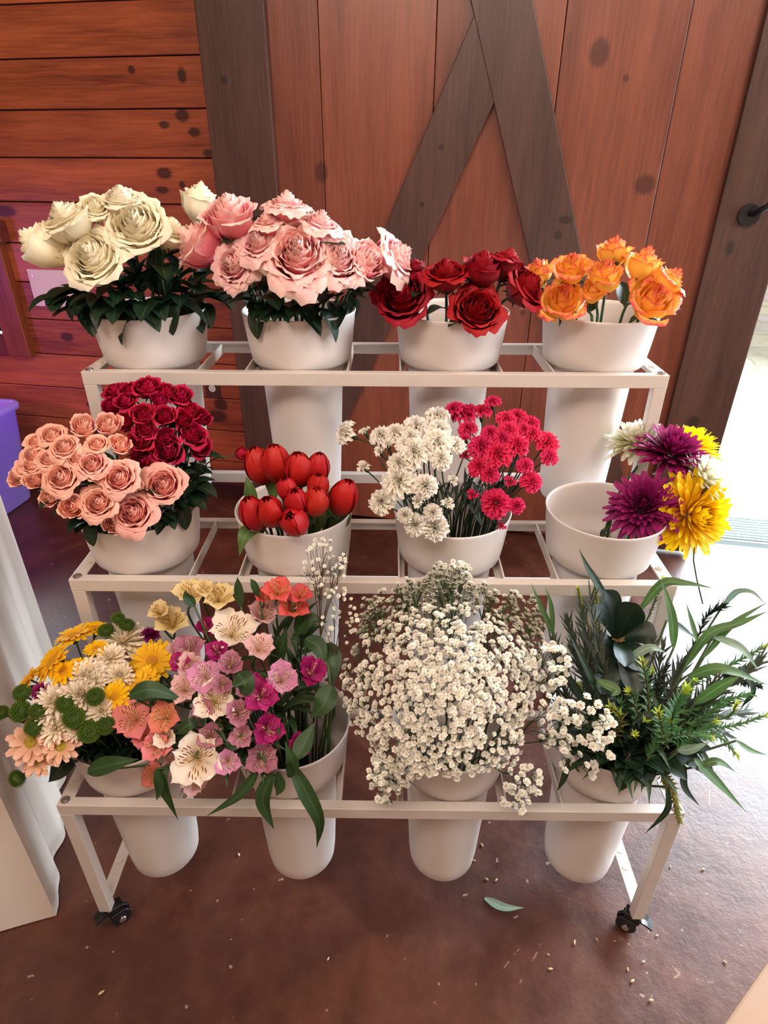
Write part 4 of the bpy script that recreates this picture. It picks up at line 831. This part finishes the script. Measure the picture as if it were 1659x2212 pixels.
POLY = [(745, 1440), (770, 1395), (780, 1300), (820, 1280), (860, 1262), (905, 1255), (945, 1222), (990, 1220), (1030, 1258), (1075, 1262), (1120, 1290), (1160, 1290), (1172, 1345), (1170, 1400), (1165, 1450), (1155, 1520), (1130, 1580), (1125, 1620), (1110, 1650), (1060, 1665), (1000, 1672), (960, 1675), (915, 1672), (880, 1695), (845, 1735), (820, 1715), (812, 1660), (800, 1615), (770, 1580), (745, 1520)]
r_ = rng(99); CE = [(930, 1320, 'above the middle of the cloud'), (1020, 1450, 'just right of the very centre of the cloud'), (920, 1440, 'just left of the very centre of the cloud'), (920, 1650, 'at the bucket rim, left of its middle'), (1030, 1545, 'below the centre of the cloud on the right'), (800, 1330, 'top left of the cloud, above the lilies'), (880, 1290, 'upper left of the cloud, before the middle shelf'), (980, 1260, 'top of the cloud, tallest over the shelf rail'), (1080, 1310, 'upper right of the cloud'), (1140, 1370, 'right shoulder of the cloud beside the greenery'), (800, 1440, 'left edge of the cloud'), (880, 1400, 'left of the middle, upper part of the cloud'), (980, 1370, 'upper middle of the cloud'), (1070, 1410, 'right of the middle, upper part of the cloud'), (790, 1540, 'lower left edge of the cloud'), (880, 1500, 'left of the middle of the cloud'), (970, 1480, 'very centre of the cloud'), (1070, 1500, 'right of the centre of the cloud'), (870, 1600, 'lower left of the cloud above the bucket'), (970, 1590, 'lower middle of the cloud over the bucket rim'), (1070, 1600, 'lower right of the cloud over the bucket rim'), (850, 1690, 'hanging lowest at the left over the front rail'), (1130, 1480, 'right edge of the cloud, middle height')]
cells = [[] for _ in CE]; tries = 0
while tries < 60000 and sum(len(c) for c in cells) < 2100:
    tries += 1; x = r_.uniform(735, 1185); y = r_.uniform(1210, 1740)
    if not in_poly(x, y, POLY): continue
    k = min(range(len(CE)), key=lambda i: (CE[i][0]-x)**2+(CE[i][1]-y)**2)
    if len(cells[k]) >= 96: continue
    cl = math.sin(x*.11+y*.05)*math.sin(y*.13-x*.03)
    cells[k].append(bG.hit(x+r_.gauss(0, 3), y+r_.gauss(0, 3), -.01+.03*cl-abs(r_.gauss(0, .06))))
for c, (x, y, lk) in zip(cells, CE): spray(bG, c, None, 'spray of tiny white flowers, '+lk, 16.5)
def region(bn, cx, cy, sx, sy, n, Y, dY, seed, lk, dia=15, stem_m=None):
    q = rng(seed); L = []
    for _ in range(n):
        a = q.uniform(0, 6.28); s_ = math.sqrt(q.random()); p = at(cx+sx*s_*math.cos(a), cy+sy*s_*math.sin(a), Y+q.uniform(-dY, dY)); L.append((p, Vector((q.uniform(-.3, .3), -.4, .8)).normalized()))
    spray(bn, L, None, lk, dia, stem_m)
region(bG, 1185, 1440, 45, 55, 60, .06, .03, 1, 'spray of bright white flowers sticking out right toward the greenery', 19)
region(bG, 1262, 1590, 68, 95, 75, .0, .02, 2, 'loose spray of bright white flowers lying in front of the greenery bucket', 21)
region(bG, 1190, 1560, 30, 60, 26, .02, .02, 3, 'small spray of white flowers in the gap right of the cloud', 19)
region(bG, 1125, 1700, 50, 55, 46, -.02, .02, 4, 'spray of white flowers hanging over the front rail right of its bucket', 18)
region(bA, 700, 1225, 48, 62, 80, .20, .03, 5, 'thin airy spray of pinkish white flowers standing up before the tulip bucket', 11, M_stem_b)
region(bA, 735, 1330, 42, 65, 40, .17, .03, 6, 'sparse spray of small buds between the lilies and the white cloud', 11, M_stem_b)
region(bG, 980, 1235, 42, 26, 50, .23, .02, 8, 'tuft of white flowers poking up highest in front of the third middle bucket', 14)
region(bG, 820, 1690, 30, 40, 40, -.03, .015, 9, 'tip of white flowers drooping at the lower left of the cloud', 15)

# --- greenery in the last bucket
bE = Bunch((2, 3), 1370, 1530, .13, .19, .16, .17)
def needle_stem(pts, look, ln=.020, n=70, tipfrac=.15, mat=None, r0=.0016, name='needle_sprig', group=None, fat=.0042):
    Q = [at(*p) for p in pts]; root = bE.root(Q[0]); th_ = empty(name, tuple(root)); q_ = rng(int(pts[-1][0]*3+pts[-1][1]))
    C_ = catmull([q-root for q in Q], 16); m = MB(); m.tube([Vector((0, 0, 0)), bE.mouth(Q[0], up=.05)-root]+C_, r0, 5); m.build('stem', M_stem_b, th_, smooth=True)
    m1 = MB()
    for k in range(n):
        t = k/(n-1); f = t*(len(C_)-1); i = min(len(C_)-2, int(f)); p = C_[i].lerp(C_[i+1], f-i); d = (C_[i+1]-C_[i]).normalized()
        a = k*2.3999; s_ = d.cross(Vector((.3, .5, .8))); s_.normalize(); c_ = d.cross(s_); o_ = s_*math.cos(a)+c_*math.sin(a)
        L = ln*(1-.45*t)*q_.uniform(.8, 1.2); e = p+(o_*.85+d*(.45+.6*t))*L; m1.cur = 1 if t > 1-tipfrac else 0
        m1.blade([p, p.lerp(e, .5)+d*L*.05, e], fat, o_.cross(d).cross(o_)+d*.3, .1, 4)
    m1.build('needles', [mat or L_needle, L_tip], th_, smooth=True); ALL.append((th_, pts[-1][0], pts[-1][1], group, 'foliage', look))
needle_stem(((1400, 1600, .05), (1400, 1500, .06), (1388, 1428, .07)), 'bright needle sprig standing in the middle with a lime tip', .022)
needle_stem(((1450, 1600, .02), (1455, 1540, .02), (1482, 1490, .03)), 'thick needle sprig with a bright lime tip, right of the middle', .026, 80, fat=.007)
needle_stem(((1440, 1610, .0), (1430, 1570, .0), (1422, 1538, .0)), 'short needle sprig with a lime tip in front', .020, 50, .3)
needle_stem(((1450, 1590, .01), (1500, 1585, .0), (1536, 1594, .0)), 'needle sprig pointing right over the pale leaf', .016, 60)
needle_stem(((1440, 1480, .14), (1500, 1390, .17), (1528, 1330, .19), (1562, 1308, .2)), 'long dark fern-like needle stem reaching up right with a brown tip', .026, 110, .0, L_dark)
needle_stem(((1480, 1480, .12), (1570, 1440, .14), (1655, 1395, .16)), 'needle stem reaching to the right edge with a yellow tip', .022, 100, .08)
needle_stem(((1480, 1560, .05), (1570, 1570, .06), (1656, 1545, .07)), 'low needle stem running out to the right edge', .016, 90, .06)
needle_stem(((1490, 1590, .04), (1550, 1590, .04), (1592, 1630, .03)), 'drooping needle sprig at the right with star-shaped tip', .016, 60)
needle_stem(((1500, 1560, .06), (1570, 1550, .06), (1592, 1520, .06)), 'small bright-tipped sprig above the low needle stem', .016, 50, .3)
needle_stem(((1330, 1600, .03), (1340, 1550, .03), (1318, 1526, .03)), 'yellow-olive sprig left of the middle', .018, 46, .5, L_olive)
needle_stem(((1360, 1610, .02), (1368, 1590, .01), (1372, 1585, .0)), 'small olive sprig just above the rim', .014, 26, .4, L_olive)
needle_stem(((1290, 1530, .08), (1262, 1500, .09), (1250, 1478, .1)), 'tiny olive green sprig at the left', .014, 30, .6, L_olive)
needle_stem(((1380, 1560, .05), (1370, 1510, .05), (1360, 1495, .05)), 'short light needle tip left of the middle sprig', .018, 40, .2)
needle_stem(((1428, 1672, -.01), (1450, 1700, -.02), (1468, 1770, -.035)), 'dark needled frond hanging over the front corner of the rack', .018, 90, .0, L_olive, fat=.007)
needle_stem(((1380, 1380, .22), (1410, 1310, .24), (1432, 1250, .26)), 'dark thin sprig rising at the back toward the rim above', .014, 60, .1)
needle_stem(((1290, 1400, .2), (1262, 1330, .22), (1248, 1270, .23)), 'dusty brownish seedy sprig at the upper left', .012, 90, .5, L_olive)
needle_stem(((1300, 1400, .2), (1292, 1330, .22), (1285, 1262, .23)), 'second dusty seedy sprig next to the first', .012, 80, .5, L_olive)
needle_stem(((1560, 1450, .1), (1600, 1470, .12), (1640, 1480, .14)), 'fine-needled stem in the right-hand tangle', .018, 80, .0, L_dark)
for i_, (a_, b_, Y_) in enumerate((((1400, 1600), (1440, 1440), .1), ((1420, 1600), (1500, 1470), .09), ((1450, 1610), (1560, 1520), .06), ((1380, 1600), (1410, 1450), .12), ((1350, 1600), (1340, 1520), .08), ((1460, 1620), (1545, 1560), .04), ((1440, 1560), (1530, 1440), .12), ((1400, 1640), (1445, 1560), .02), ((1470, 1540), (1620, 1500), .09), ((1360, 1630), (1392, 1560), .02))):
    needle_stem(((a_[0], a_[1], Y_-.03), ((a_[0]+b_[0])/2-6, (a_[1]+b_[1])/2, Y_-.01), (b_[0], b_[1], Y_)), 'green needle sprig within the thick of the greenery', .022, 80, .08 if i_ % 2 else .0, L_needle if i_ % 3 else L_dark, name='needle_sprig', group='needle sprigs inside the greenery', fat=.005)
# broad glossy leaf whorl
c0 = at(1330, 1385, .15); root = bE.root(c0); th_ = empty('glossy_branch', tuple(root)); ALL.append((th_, 1330, 1385, None, 'foliage', 'whorl of broad dark glossy leaves at the back of the greenery'))
m = MB(); m.tube([Vector((0, 0, 0)), bE.mouth(c0)-root, c0-root], .003, 6); m.build('stem', M_stem_b, th_, smooth=True)
ob_ = lambda t: max(.04, (.12+.88*math.sin(math.pi*min(1, t**1.5*.86))**.9)*(1 if t < .85 else math.sqrt(max(.03, 1-((t-.85)/.155)**2))))
for (x, y, Y, W) in ((1305, 1275, .17, .048), (1280, 1315, .13, .036), (1378, 1305, .15, .050), (1418, 1372, .13, .046), (1290, 1450, .08, .045), (1345, 1480, .07, .05), (1390, 1450, .08, .05), (1262, 1400, .12, .04), (1350, 1440, .05, .035), (1300, 1500, .05, .045), (1375, 1500, .05, .045)):
    e = at(x, y, Y); m = MB(); mid_ = c0.lerp(e, .5)+Vector((0, 0, .012)); m.blade([c0-root, mid_-root, e-root], W, None, .12, 14, ob_); m.build('leaf', L_dark, th_, smooth=True)
m = MB()
for k in range(9): a = k*.7; m.tube([c0-root, c0-root+Vector((.012*math.cos(a), .012*math.sin(a)-.006, .014))], [.003, .0015], 5)
m.build('bud', simple('brown_buds', (120, 96, 54), .6), th_, smooth=True)
GB = [(((1330, 1330, .18), (1290, 1262, .2), (1268, 1225, .21), (1250, 1184, .22)), .016, 'dark, tall and tapering, crossing in front of the bucket above'), (((1380, 1320, .2), (1430, 1262, .2), (1480, 1260, .19), (1543, 1271, .18)), .018, 'arching right across the shelf corner'), (((1455, 1400, .14), (1450, 1330, .15), (1428, 1248, .17)), .020, 'bright green, pointing straight up'), (((1560, 1310, .2), (1590, 1280, .19), (1625, 1280, .17), (1654, 1306, .15)), .012, 'pale, hooked over at the far right'),
      (((1480, 1440, .1), (1530, 1370, .1), (1600, 1345, .1), (1659, 1320, .1)), .016, 'bright, sweeping to the right edge'), (((1500, 1400, .12), (1560, 1360, .12), (1632, 1318, .12)), .014, 'straight and green beneath the hooked one'), (((1540, 1375, .1), (1600, 1400, .08), (1640, 1450, .06)), .016, 'pale green, drooping at the right edge'), (((1490, 1460, .08), (1560, 1445, .06), (1659, 1480, .05)), .020, 'light, level across the right tangle'), (((1500, 1520, .06), (1560, 1480, .05), (1600, 1460, .05)), .02, 'yellow-green in the lower right tangle'),
      (((1505, 1385, .15), (1495, 1350, .15), (1482, 1302, .16)), .012, 'small, pointing up beside the fern-like stem'), (((1477, 1650, -.0), (1478, 1700, -.01), (1513, 1743, -.015)), .015, 'dark, hanging down in a curve right of the rack corner'), (((1500, 1640, .0), (1540, 1680, -.01), (1613, 1755, -.02)), .020, 'long green, pointing down to the floor at right'), (((1510, 1655, .0), (1550, 1645, .0), (1590, 1668, .0)), .014, 'short, curving right above the hanging ones'),
      (((1228, 1640, .0), (1218, 1680, -.01), (1203, 1710, -.015)), .012, 'brownish, hanging left below the bright white flowers'), (((1465, 1622, -.01), (1495, 1618, -.02), (1534, 1602, -.02)), .016, 'pale grey, lying level over the rim'), (((1440, 1700, -.03), (1440, 1750, -.045), (1392, 1802, -.05)), .012, 'dark strap hanging over the front rail corner'), (((1290, 1470, .06), (1330, 1490, .04), (1322, 1505, .03)), .018, 'olive blade bending left of the middle'),
      (((1590, 1600, .02), (1620, 1620, .02), (1659, 1632, .02)), .010, 'thin, reaching right over the bright floor'), (((1370, 1560, .04), (1400, 1545, .04), (1440, 1560, .03)), .014, 'dark green across the sprigs'), (((1340, 1440, .1), (1400, 1400, .1), (1440, 1410, .1)), .016, 'grey, arching below the glossy whorl'), (((1520, 1420, .1), (1580, 1350, .12), (1659, 1300, .14)), .012, 'thin, highest at the right edge'), (((1440, 1340, .2), (1470, 1355, .2), (1505, 1380, .2)), .014, 'short dark behind the bright upright one'),
      (((1600, 1440, .1), (1625, 1490, .1), (1600, 1530, .1)), .016, 'dark, curling down near the right edge'), (((1290, 1560, .05), (1240, 1480, .07), (1190, 1420, .1)), .014, 'long dark, leaning left into the white flowers'), (((1310, 1540, .05), (1265, 1440, .07), (1225, 1360, .1)), .014, 'narrow dark, left of the glossy whorl'), (((1200, 1380, .17), (1172, 1320, .18), (1146, 1258, .19)), .012, 'slender willow-like at the far left back'), (((1195, 1370, .17), (1190, 1310, .18), (1178, 1268, .19)), .010, 'slender willow-like, second at the left back')]
for i, (pts, W, lk) in enumerate(GB):
    bladething(bE, 'long_leaf', pts, W*1.0, L_grey if 'pale' in lk or 'grey' in lk else (L_rose if 'dark' in lk or 'brown' in lk else L_euc), 'slender leaf, '+lk)
def feather(x0, y0, x1, y1, Y, lk, group):
    a, b = at(x0, y0, Y-.03), at(x1, y1, Y+.02); root = bE.root(a); th_ = empty('feathery_sprig', tuple(root)); C_ = catmull([bE.mouth(a, up=.06)-root, a-root, b-root], 12); q_ = rng(x1)
    m = MB(); m.tube([Vector((0, 0, 0))]+C_, .0014, 5); m.build('stem', M_stem_d, th_, smooth=True); m = MB()
    for k in range(90):
        t = .12+.88*k/89; f = t*(len(C_)-1); i = min(len(C_)-2, int(f)); p = C_[i].lerp(C_[i+1], f-i); d = (C_[i+1]-C_[i]).normalized(); o_ = Vector((q_.uniform(-1, 1), q_.uniform(-1, 1), q_.uniform(-.4, .6)))*.6+d
        e = p+o_.normalized()*.04*q_.uniform(.6, 1.2); m.blade([p, e], .0045, None, .1, 3)
    m.build('leaflets', L_feather, th_, smooth=True); ALL.append((th_, x1, y1, group, 'foliage', lk))
for (x0, y0, x1, y1) in ((1300, 1560, 1235, 1400), (1290, 1550, 1260, 1370), (1300, 1540, 1290, 1390), (1310, 1600, 1210, 1450), (1330, 1580, 1250, 1430), (1350, 1620, 1330, 1500), (1400, 1640, 1420, 1480), (1450, 1640, 1500, 1520), (1300, 1640, 1240, 1560), (1380, 1640, 1380, 1530), (1460, 1600, 1540, 1480), (1420, 1560, 1470, 1440), (1330, 1640, 1290, 1600), (1440, 1650, 1480, 1600), (1480, 1580, 1560, 1520), (1360, 1560, 1400, 1400), (1220, 1500, 1195, 1400), (1310, 1500, 1275, 1300), (1300, 1520, 1255, 1320), (1290, 1500, 1225, 1350), (1310, 1580, 1300, 1440), (1330, 1600, 1360, 1440), (1340, 1600, 1350, 1520), (1360, 1620, 1385, 1480), (1300, 1600, 1270, 1500), (1290, 1620, 1215, 1530), (1430, 1600, 1465, 1500), (1470, 1590, 1560, 1580), (1480, 1560, 1610, 1540), (1470, 1540, 1600, 1450), (1400, 1600, 1430, 1400), (1500, 1540, 1640, 1430)):
    feather(x0, y0, x1, y1, .10, 'dark feathery stem in the thick of the greenery', 'feathery stems in the greenery')
bEf = Bunch((2, 3), 1340, 1580, .12, .13, .12, .10)
for x, y in ((1280, 1600), (1320, 1620), (1360, 1640), (1400, 1640), (1440, 1620), (1300, 1560), (1380, 1590), (1420, 1580), (1340, 1560), (1250, 1580), (1470, 1590), (1330, 1655), (1390, 1660), (1290, 1640), (1300, 1500), (1340, 1510), (1380, 1520), (1420, 1530), (1460, 1550), (1310, 1590), (1360, 1560)): sprig(bEf, (x, y, -.1), 'lilyleaf' if x % 40 else 'roseleaf', 7, .075, 'leafy_branch', 'dark leafy stem deep inside the greenery bucket', group='leafy stems inside the greenery bucket')
# thin bare wand rising from the fern-like stem
a = [at(1518, 1304, .2), at(1505, 1250, .21), at(1498, 1210, .22), at(1500, 1182, .22)]; th_ = empty('bare_wand', tuple(a[0])); m = MB(); m.tube([p-a[0] for p in a], .0014, 5); m.build('stem', M_stem_b, th_, smooth=True); tag(th_, 'thin bare curved twig rising above the greenery at right', 'twig')

# ------------------------------------------------------------------ labels by look and by place in each bunch
ORD = ['first', 'second', 'third', 'fourth', 'fifth', 'sixth', 'seventh', 'eighth', 'ninth', 'tenth', 'eleventh', 'twelfth']
byg = {}
for rec in ALL:
    th_, x, y, g, cat, look = rec
    if g is None or x is None: tag(th_, look, cat, 'sprays of tiny white flowers' if th_.name.startswith('gypsophila') else ('long leaves in the bottom buckets' if 'long_leaf' in th_.name or 'lily_leaf' in th_.name else None)); continue
    tag(th_, None, cat, g); byg.setdefault(g, []).append(rec)
SHARED = ('leaves', 'stems')
for g, L in byg.items():
    if len(set(r[5] for r in L)) == len(L):
        for r in L: r[0]['label'] = r[5]
        continue
    if any(k in g for k in SHARED) or 'needle sprigs' in g:
        for r in L: r[0]['label'] = r[5]
        continue
    L.sort(key=lambda r: r[2]); nr_ = max(1, round(math.sqrt(len(L))/1.15)); per = math.ceil(len(L)/nr_); rows = [L[i:i+per] for i in range(0, len(L), per)]
    rn = {1: ['only'], 2: ['upper', 'lower'], 3: ['top', 'middle', 'bottom'], 4: ['top', 'upper middle', 'lower middle', 'bottom'], 5: ['top', 'second', 'middle', 'fourth', 'bottom'], 6: ['top', 'second', 'third', 'fourth', 'fifth', 'bottom']}[len(rows)]
    for row, nm in zip(rows, rn):
        row.sort(key=lambda r: r[1])
        for i, r in enumerate(row):
            r[0]['label'] = '%s, %s from left in the %s row of its bunch' % (r[5], ORD[i], nm)
#@@F1

# ------------------------------------------------------------------ furniture at the frame's edges
def cloth_mat():
    t = NT('white_tablecloth'); o = t.obj(); c = t.mix(t.noise(3, o), lin((214, 202, 190)), lin((232, 222, 212)))
    t.pbr(c, .55, 0, .4, bump=t.noise(300, o, 2), bstr=.05, bdist=.002); return t.m
A = Vector((-.723, .024, 0)); B = Vector((-.986, .677, 0)); e1 = (B-A).normalized(); e2 = Vector((-e1.y, e1.x, 0)); LBA = (B-A).length
tb = empty('draped_table', tuple(A+e1*.35+e2*.7)); tag(tb, 'tall table draped to the floor in white cloth at the left edge', 'table')
def toloc(p): return tuple(Vector(p)-tb.location)
m = MB()
def side(u, v):
    p = A+e1*(LBA*u); z = .76*(1-v)+.004; am = .010*math.sin(u*21+.6)*(.25+.75*v)+.006*math.sin(u*47+1)*v
    am *= min(1, u*8)*min(1, (1-u)*8+.2); return toloc((p.x-e2.x*am, p.y-e2.y*am, z))
m.grid(side, 60, 24)
f2 = Vector((-.836+.723, -.009-.024, 0)).normalized()
def front(u, v):
    p = A+f2*(1.3*u); z = .76*(1-v)+.004; am = .006*math.sin(u*14)*v*min(1, u*6); return toloc((p.x, p.y-am, z))
m.grid(front, 60, 24)
def back(u, v):
    p = B+f2*(1.3*u); return toloc((p.x, p.y, .76*(1-v)+.004))
m.grid(back, 8, 8)
m.grid(lambda u, v: toloc(((A+f2*1.3*u)*(1-v)+(B+f2*1.3*u)*v)+Vector((0, 0, .764))), 8, 8)
m.build('tablecloth', cloth_mat(), tb, smooth=False)
m = MB(); m.box(-.012, .012, -.012, .012, 0, .74)
for q in ((.06, .06), (.58, .06), (.06, .9), (.58, .9)):
    P_ = A+e1*q[0]+f2*q[1]; mm = MB(); mm.box(P_.x-.015-tb.location.x, P_.x+.015-tb.location.x, P_.y-.015-tb.location.y, P_.y+.015-tb.location.y, 0, .74); mm.build('leg', M_black, tb)
# beige table corner, lower right
t0 = atz(1564, 2212, .75); t1 = atz(1659, 2074, .75); dr = (t1-t0).normalized(); nr = Vector((dr.y, -dr.x, 0))
bt = empty('side_table', tuple(Vector((t0.x+nr.x*.3+dr.x*.3, t0.y+nr.y*.3+dr.y*.3, 0)))); tag(bt, 'plain beige table top cutting across the bottom right corner', 'table')
Mt = Matrix((dr, nr, Vector((0, 0, 1)))).transposed().to_4x4(); Mt.translation = Vector((t0.x, t0.y, 0))-bt.location
m = MB(); m.box(-.15, .5, 0, .4, .725, .75, Mt); m.build('tabletop', simple('beige_laminate', (160, 130, 106), .55), bt, bevel=.003)
for (a, b) in ((-.12, .04), (.46, .04), (-.12, .36), (.46, .36)):
    m = MB(); m.box(a-.015, a+.015, b-.015, b+.015, 0, .725, Mt); m.build('leg', simple('beige_leg', (150, 130, 115), .5), bt)
# purple bin
def bin_mat():
    t = NT('purple_translucent_plastic'); c = lin((205, 180, 250)); b = t.pbr(t.mix(t.noise(5, t.obj()), c, lin((170, 135, 240))), .3)
    tr = t.n('ShaderNodeBsdfTranslucent'); tr.inputs[0].default_value = lin((190, 150, 255)); mx = t.n('ShaderNodeMixShader'); mx.inputs[0].default_value = .45
    t.l(b.outputs[0], mx.inputs[1]); t.l(tr.outputs[0], mx.inputs[2]); t.l(mx.outputs[0], t.out.inputs[0]); return t.m
bp = Vector((-1.96, 1.94, 0)); bn = empty('storage_bin', tuple(bp)); tag(bn, 'purple translucent plastic bin with rolled rim on the floor at left', 'bin')
def rr(hx, hy, r, z, n=6):
    L = []
    for cx, cy, a0 in ((hx-r, hy-r, 0), (-hx+r, hy-r, 90), (-hx+r, -hy+r, 180), (hx-r, -hy+r, 270)):
        for i in range(n+1): a = R(a0+90*i/n); L.append((cx+r*math.cos(a), cy+r*math.sin(a), z))
    return L
m = MB(); rings = [rr(.02, .02, .01, .004), rr(.15, .11, .03, .004), rr(.16, .12, .035, .015), rr(.195, .155, .04, .40), rr(.21, .17, .045, .405), rr(.212, .172, .045, .425), rr(.205, .165, .04, .432), rr(.188, .148, .04, .425), rr(.152, .112, .03, .02), rr(.02, .02, .01, .012)]
for r_ in rings: m.v += r_
nn = len(rings[0])
for i in range(len(rings)-1):
    for k in range(nn): k2 = (k+1) % nn; m.face((i*nn+k, i*nn+k2, (i+1)*nn+k2, (i+1)*nn+k))
o = m.build('bin_body', bin_mat(), bn, smooth=True)
bn.rotation_euler = (0, 0, TH); bn.scale = (1, 1, 1.18)
m = MB(); m.lathe([(.0, .02), (.10, .02), (.12, .06), (.09, .10), (0, .11)], 10); o = m.build('scrunched_wrap', simple('pink_wrap', (220, 60, 150), .5, nscale=30, var=.3)); o.location = bp+Vector((0, 0, 0.0)); tag(o, 'crumpled pink wrapping inside the purple bin', 'wrapping paper')
# floor litter
m = MB(); a = atz(1047, 1940, .004); b = atz(1132, 1961, .004); c_ = (a+b)/2+Vector((-.004, -.012, .004)); m.blade([a, c_, b], .021, Vector((0, 0, 1)), .1, 12)
o = m.build('fallen_leaf', L_grey, smooth=True); tag(o, 'pale green slender leaf lying on the floor below the rack', 'leaf')
M_lit = simple('dry_petal', (206, 180, 130), .7, nscale=90, var=.2); M_litw = simple('white_petal_bit', (230, 215, 195), .7)
LIT = [(516, 1846, 9, 'w', 'white crumb on the floor between the two left bottom buckets'), (1041, 1825, 9, 'd', 'tan scrap on the floor right of the third bottom bucket'), (1024, 1859, 8, 'd', 'tiny green-tan scrap beside the third bottom bucket'), (1051, 1899, 9, 'd', 'tan curl left of two above the fallen leaf'), (1072, 1901, 9, 'd', 'tan curl right of two above the fallen leaf'), (1241, 2036, 12, 'd', 'yellow-tan petal left of the right caster shadow'), (1289, 2029, 7, 'd', 'small tan seed below the right front leg'), (1189, 2093, 11, 'd', 'tan seed husk low on the floor, left of centre right'), (1356, 2094, 9, 'd', 'tan scrap in the caster shadow, upper of a cluster'), (1366, 2119, 12, 'd', 'dull tan scrap, lower of the cluster below the caster'), (1419, 2021, 8, 'd', 'round tan pellet just right of the right caster'), (1406, 2161, 12, 'd', 'pale tan husk near the bottom right'), (1566, 2078, 9, 'd', 'yellowish crumb next to the beige table corner'), (1390, 2077, 8, 'w', 'whitish crumb below the right caster'), (219, 2144, 13, 'd', 'narrow tan sliver on the dark floor at lower left'), (709, 2071, 8, 'w', 'pale crumb on the floor near the bottom centre'), (1184, 2062, 7, 'd', 'little brown scrap above the seed husk'), (1519, 1878, 9, 'd', 'tan seed on the bright floor right of the rack'), (1448, 1872, 7, 'd', 'small pale seed beside the right front leg')]
for i, (x, y, s, k_, lb) in enumerate(LIT):
    p = atz(x, y, .003); L_ = s*depth(p)/F_PX; an = rnd.random()*3; d = Vector((math.cos(an), math.sin(an), 0))*L_/2
    m = MB(); m.tube([p-d, p-d*.5+Vector((0, 0, .001)), p+d*.4, p+d], [L_*.08, L_*.22, L_*.2, L_*.05], 6); o = m.build('fallen_petal', M_litw if k_ == 'w' else M_lit, smooth=True); tag(o, lb, 'plant debris', 'plant bits on the floor')
